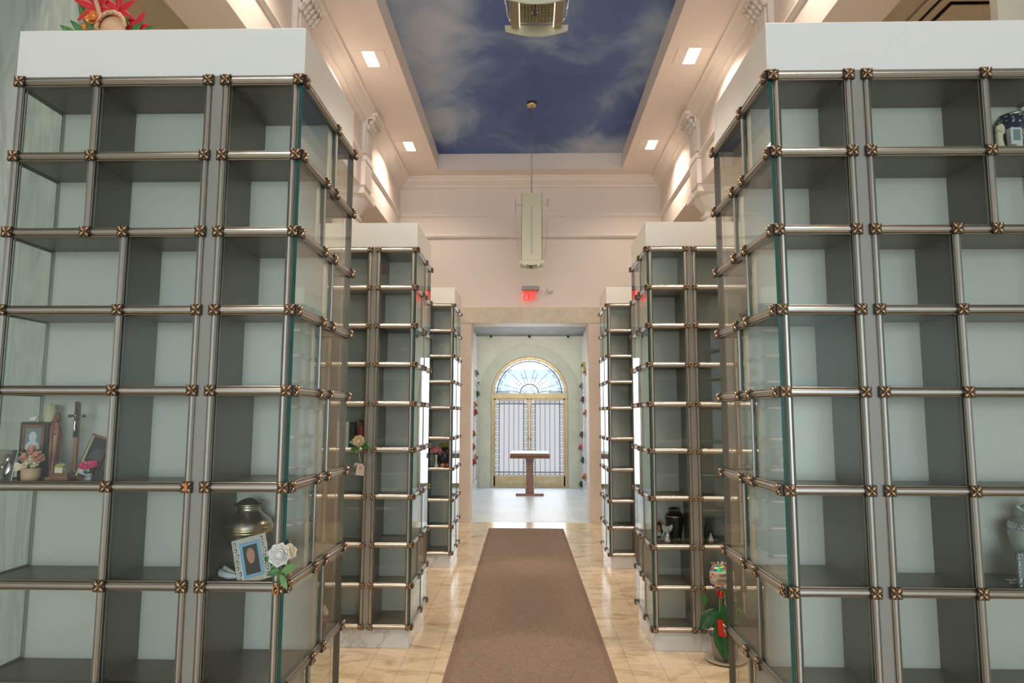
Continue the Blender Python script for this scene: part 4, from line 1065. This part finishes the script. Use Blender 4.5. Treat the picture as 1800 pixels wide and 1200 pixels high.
b.ell((.014, 0, .007), (.012, .012, .006)); b.build('fan', 'whitep', t)
t = item('seashell', (1.618, 2.400, z), 'pale folded shell in front, beside the jewelled frame', 'shell')
MB().petal((.02, 0, .003), (-1, 0, .1), (0, 0, 1), .045, .03, cup=.2).petal((.02, 0, .008), (-1, .1, .2), (0, 0, 1), .045, .03, cup=.2).build('fan', 'photo_white', t)

# 11 potted anthurium with balloon
t = item('potted_anthurium', (1.275, 4.715, 0), 'potted anthurium with glossy dark leaves on the floor by the right cabinet', 'plant')
MB().lathe([(.075, 0), (.12, .006), (.135, .018), (.130, .020), (.09, .010), (0, .010)], seg=40).build('saucer', 'saucer', t)
MB().lathe([(.070, .011), (.078, .05), (.092, .155), (.098, .165), (.090, .165), (.085, .15), (0, .148)], seg=40).build('pot', 'pot', t)
def leaf(o, mid, tip_, w_, m_='dgreen'):
    o, mid, tip_ = Vector(o), Vector(mid), Vector(tip_)
    b = MB().tube([o, (o+mid)/2+Vector((0, 0, .02)), mid], .003, 6); d = tip_-mid
    b.petal(mid-d*.05, d, (-.2, -1, .35), d.length, w_, cup=.14, curl=-.12, n=8, tip=.5); b.build('leaf', m_, t)
leaf((0, 0, .15), (-.05, -.05, .26), (-.035, -.16, .03), .115); leaf((0, 0, .15), (-.04, -.03, .33), (-.185, -.05, .205), .12)
leaf((-.01, 0, .15), (-.03, -.04, .36), (.03, -.09, .24), .13); leaf((0, 0, .15), (.05, -.04, .34), (.12, -.10, .24), .10)
leaf((0, 0, .15), (-.125, -.01, .36), (-.14, -.02, .44), .055, 'green'); leaf((0, 0, .15), (.06, .03, .33), (.15, .03, .35), .10)
leaf((0, 0, .15), (.02, -.07, .28), (.06, -.15, .12), .10); leaf((0, 0, .15), (.0, .05, .38), (.03, .06, .46), .08, 'green')
b = MB().tube([(0, -.02, .15), (-.04, -.045, .30), (-.040, -.06, .435)], .003, 6); b.build('flower_stalk', 'lgreen', t)
b = MB().petal((-.040, -.06, .43), (-.3, -.3, 1), (0, -1, .3), .045, .04, cup=.3).petal((-.040, -.06, .43), (.7, -.3, .6), (0, -1, .3), .04, .03, cup=.3).petal((-.040, -.06, .43), (.1, -.6, -.5), (0, -1, .3), .025, .02)
b.build('spathe', 'red', t); MB().tube([(-.040, -.066, .43), (-.034, -.08, .462)], [.003, .0015], 6).build('spadix', 'yellow', t)
b = MB().prism([(-.072, .195), (-.042, .190), (-.038, .285), (-.062, .30), (-.078, .29)], 'y', -.125, -.122); b.build('card', 'red', t)
b = MB().prism([(-.044, .185), (-.018, .195), (-.016, .265), (-.036, .275)], 'y', -.130, -.127); b.build('card', 'red', t)
t = item('foil_balloon', (1.262, 4.69, .148), 'round confetti foil balloon reading HAPPY BIRTHDAY above the anthurium', 'balloon')
MB().tube([(.02, .02, 0), (.02, .012, .30)], .0022, 6).build('stick', 'whitep', t)
cz = .395
b = MB().lathe([(.060, -.072), (.074, -.045), (.078, 0), (.074, .045), (.060, .072), (.03, .078), (0, .079)], (0, 0, cz), 36, 0, 1, .62)
b.lathe([(0, -.079), (.03, -.078), (.060, -.072)], (0, 0, cz), 36, 0, 1, .62)
for k in range(14): a = 2*PI*k/14; b.petal((.055*math.cos(a), .035*math.sin(a), cz+.072), (math.cos(a), math.sin(a)*.6, .8), (0, 0, 1), .02, .018)
b.build('foil', 'foil', t)
MB().lathe([(.0765, -.040), (.0795, -.02), (.0805, 0), (.0795, .022), (.0775, .036)], (0, 0, cz), 36, 0, 1, .63).build('banner', 'paper', t)
b = MB()
for k, (a, dz) in enumerate(((-2.55, .02), (-2.62, -.018), (-2.3, .012), (-2.75, .0))):
    b.ell((.0805*math.cos(a), .0505*math.sin(a), cz+dz), (.007, .003, .007), seg=10, rings=6, mi=k % 3)
b.build('dots', ['red', 'photo_blue', 'orange'], t)
for txt, zz, sz in (('HAPPY', .008, .026), ('BIRTHDAY', -.026, .0245)):
    cu = bpy.data.curves.new('lettering', 'FONT'); cu.body = txt; cu.size = sz; cu.align_x = 'CENTER'; cu.extrude = .0006
    cu.materials.append(M['text']); o = bpy.data.objects.new('lettering', cu); COL.objects.link(o); o.parent = t
    me_ = bpy.data.meshes.new_from_object(o); bpy.data.objects.remove(o)
    o = bpy.data.objects.new('lettering', me_); COL.objects.link(o); o.parent = t
    o.location = (.0, -.0535, cz+zz); o.rotation_euler = (PI/2, 0, 0); o.scale = (.80, 1.15, 1)

for root_ in [o for o in bpy.data.objects if o.get('category') in ('picture frame', 'plaque', 'candle', 'apple', 'crucifix')]:
    ch_ = list(root_.children); main_ = [c for c in ch_ if c.name.split('.')[0] in ('frame', 'plate', 'wax', 'fruit', 'cross', 'slab')]
    for c in ch_:
        if main_ and c is not main_[0] and c.name.split('.')[0] in ('photo', 'print', 'gilt_edge', 'scrollwork', 'jewels', 'relief', 'wick', 'stem', 'overlay', 'engraved_lines', 'inner_frame'):
            c.parent = main_[0]
# 12 flowers in wall vases of the vestibule
LF = [(14.5, 2.50, 'grey', 'topmost grey-green'), (14.7, 2.31, 'whitep', 'second white'), (14.85, 2.07, 'dgreen', 'dark leafy'), (14.15, 1.83, 'spink', 'coral'),
      (14.3, 1.67, 'red', 'large red'), (13.75, 1.24, 'red', 'small red'), (13.75, .98, 'red', 'crimson'), (14.5, .73, 'spink', 'salmon pink'), (13.98, .66, 'red', 'lowest red')]
RF = [(14.27, 2.66, 'yellow', 'topmost yellow'), (13.74, 2.49, 'orange', 'orange'), (14.9, 2.25, 'grey', 'small grey'), (14.5, 1.94, 'burg', 'purple'),
      (13.85, 1.66, 'spink', 'brownish pink'), (14.87, 1.20, 'burg', 'small burgundy'), (15.2, .91, 'pink', 'hot pink'), (14.63, .67, 'dgreen', 'dark green'), (14.1, .37, 'orange', 'low orange'), (15.15, .10, 'dgreen', 'lowest dark')]
for s, L_, sd in ((-1, LF, 'left'), (1, RF, 'right')):
    for k, (y_, z_, m_, nm) in enumerate(L_):
        z_ = max(z_, .12)
        t = item('wall_vase', (s*(VX-.001), y_, z_-.05), f'{nm} flowers in a bronze vase on the {sd} vestibule wall', 'flowers', f'flower vases on the {sd} vestibule wall')
        MB().lathe([(.006, -.04), (.02, .03), (.018, .03), (0, .02)], (-s*.035, 0, 0), 14).tube([(0, 0, .0), (-s*.03, 0, .0)], .005, 6).build('vase', 'bronze', t)
        b = MB()
        for j in range(6):
            a = j*1.1; b.rose((-s*(.04+.02*math.cos(a)), .05*math.cos(a*2), .055+.04*math.sin(a)), .028, (-s, -.6, .2), 0, (4,), seed=j)
        b.build('blossoms', m_, t)
        b = MB()
        for j in range(6): b.petal((-s*.035, 0, .03), (-s*.8, -1+.4*j, .5*math.sin(j*2)), (-s, 0, .3), .08, .03, tip=.5)
        b.build('foliage', 'green', t)
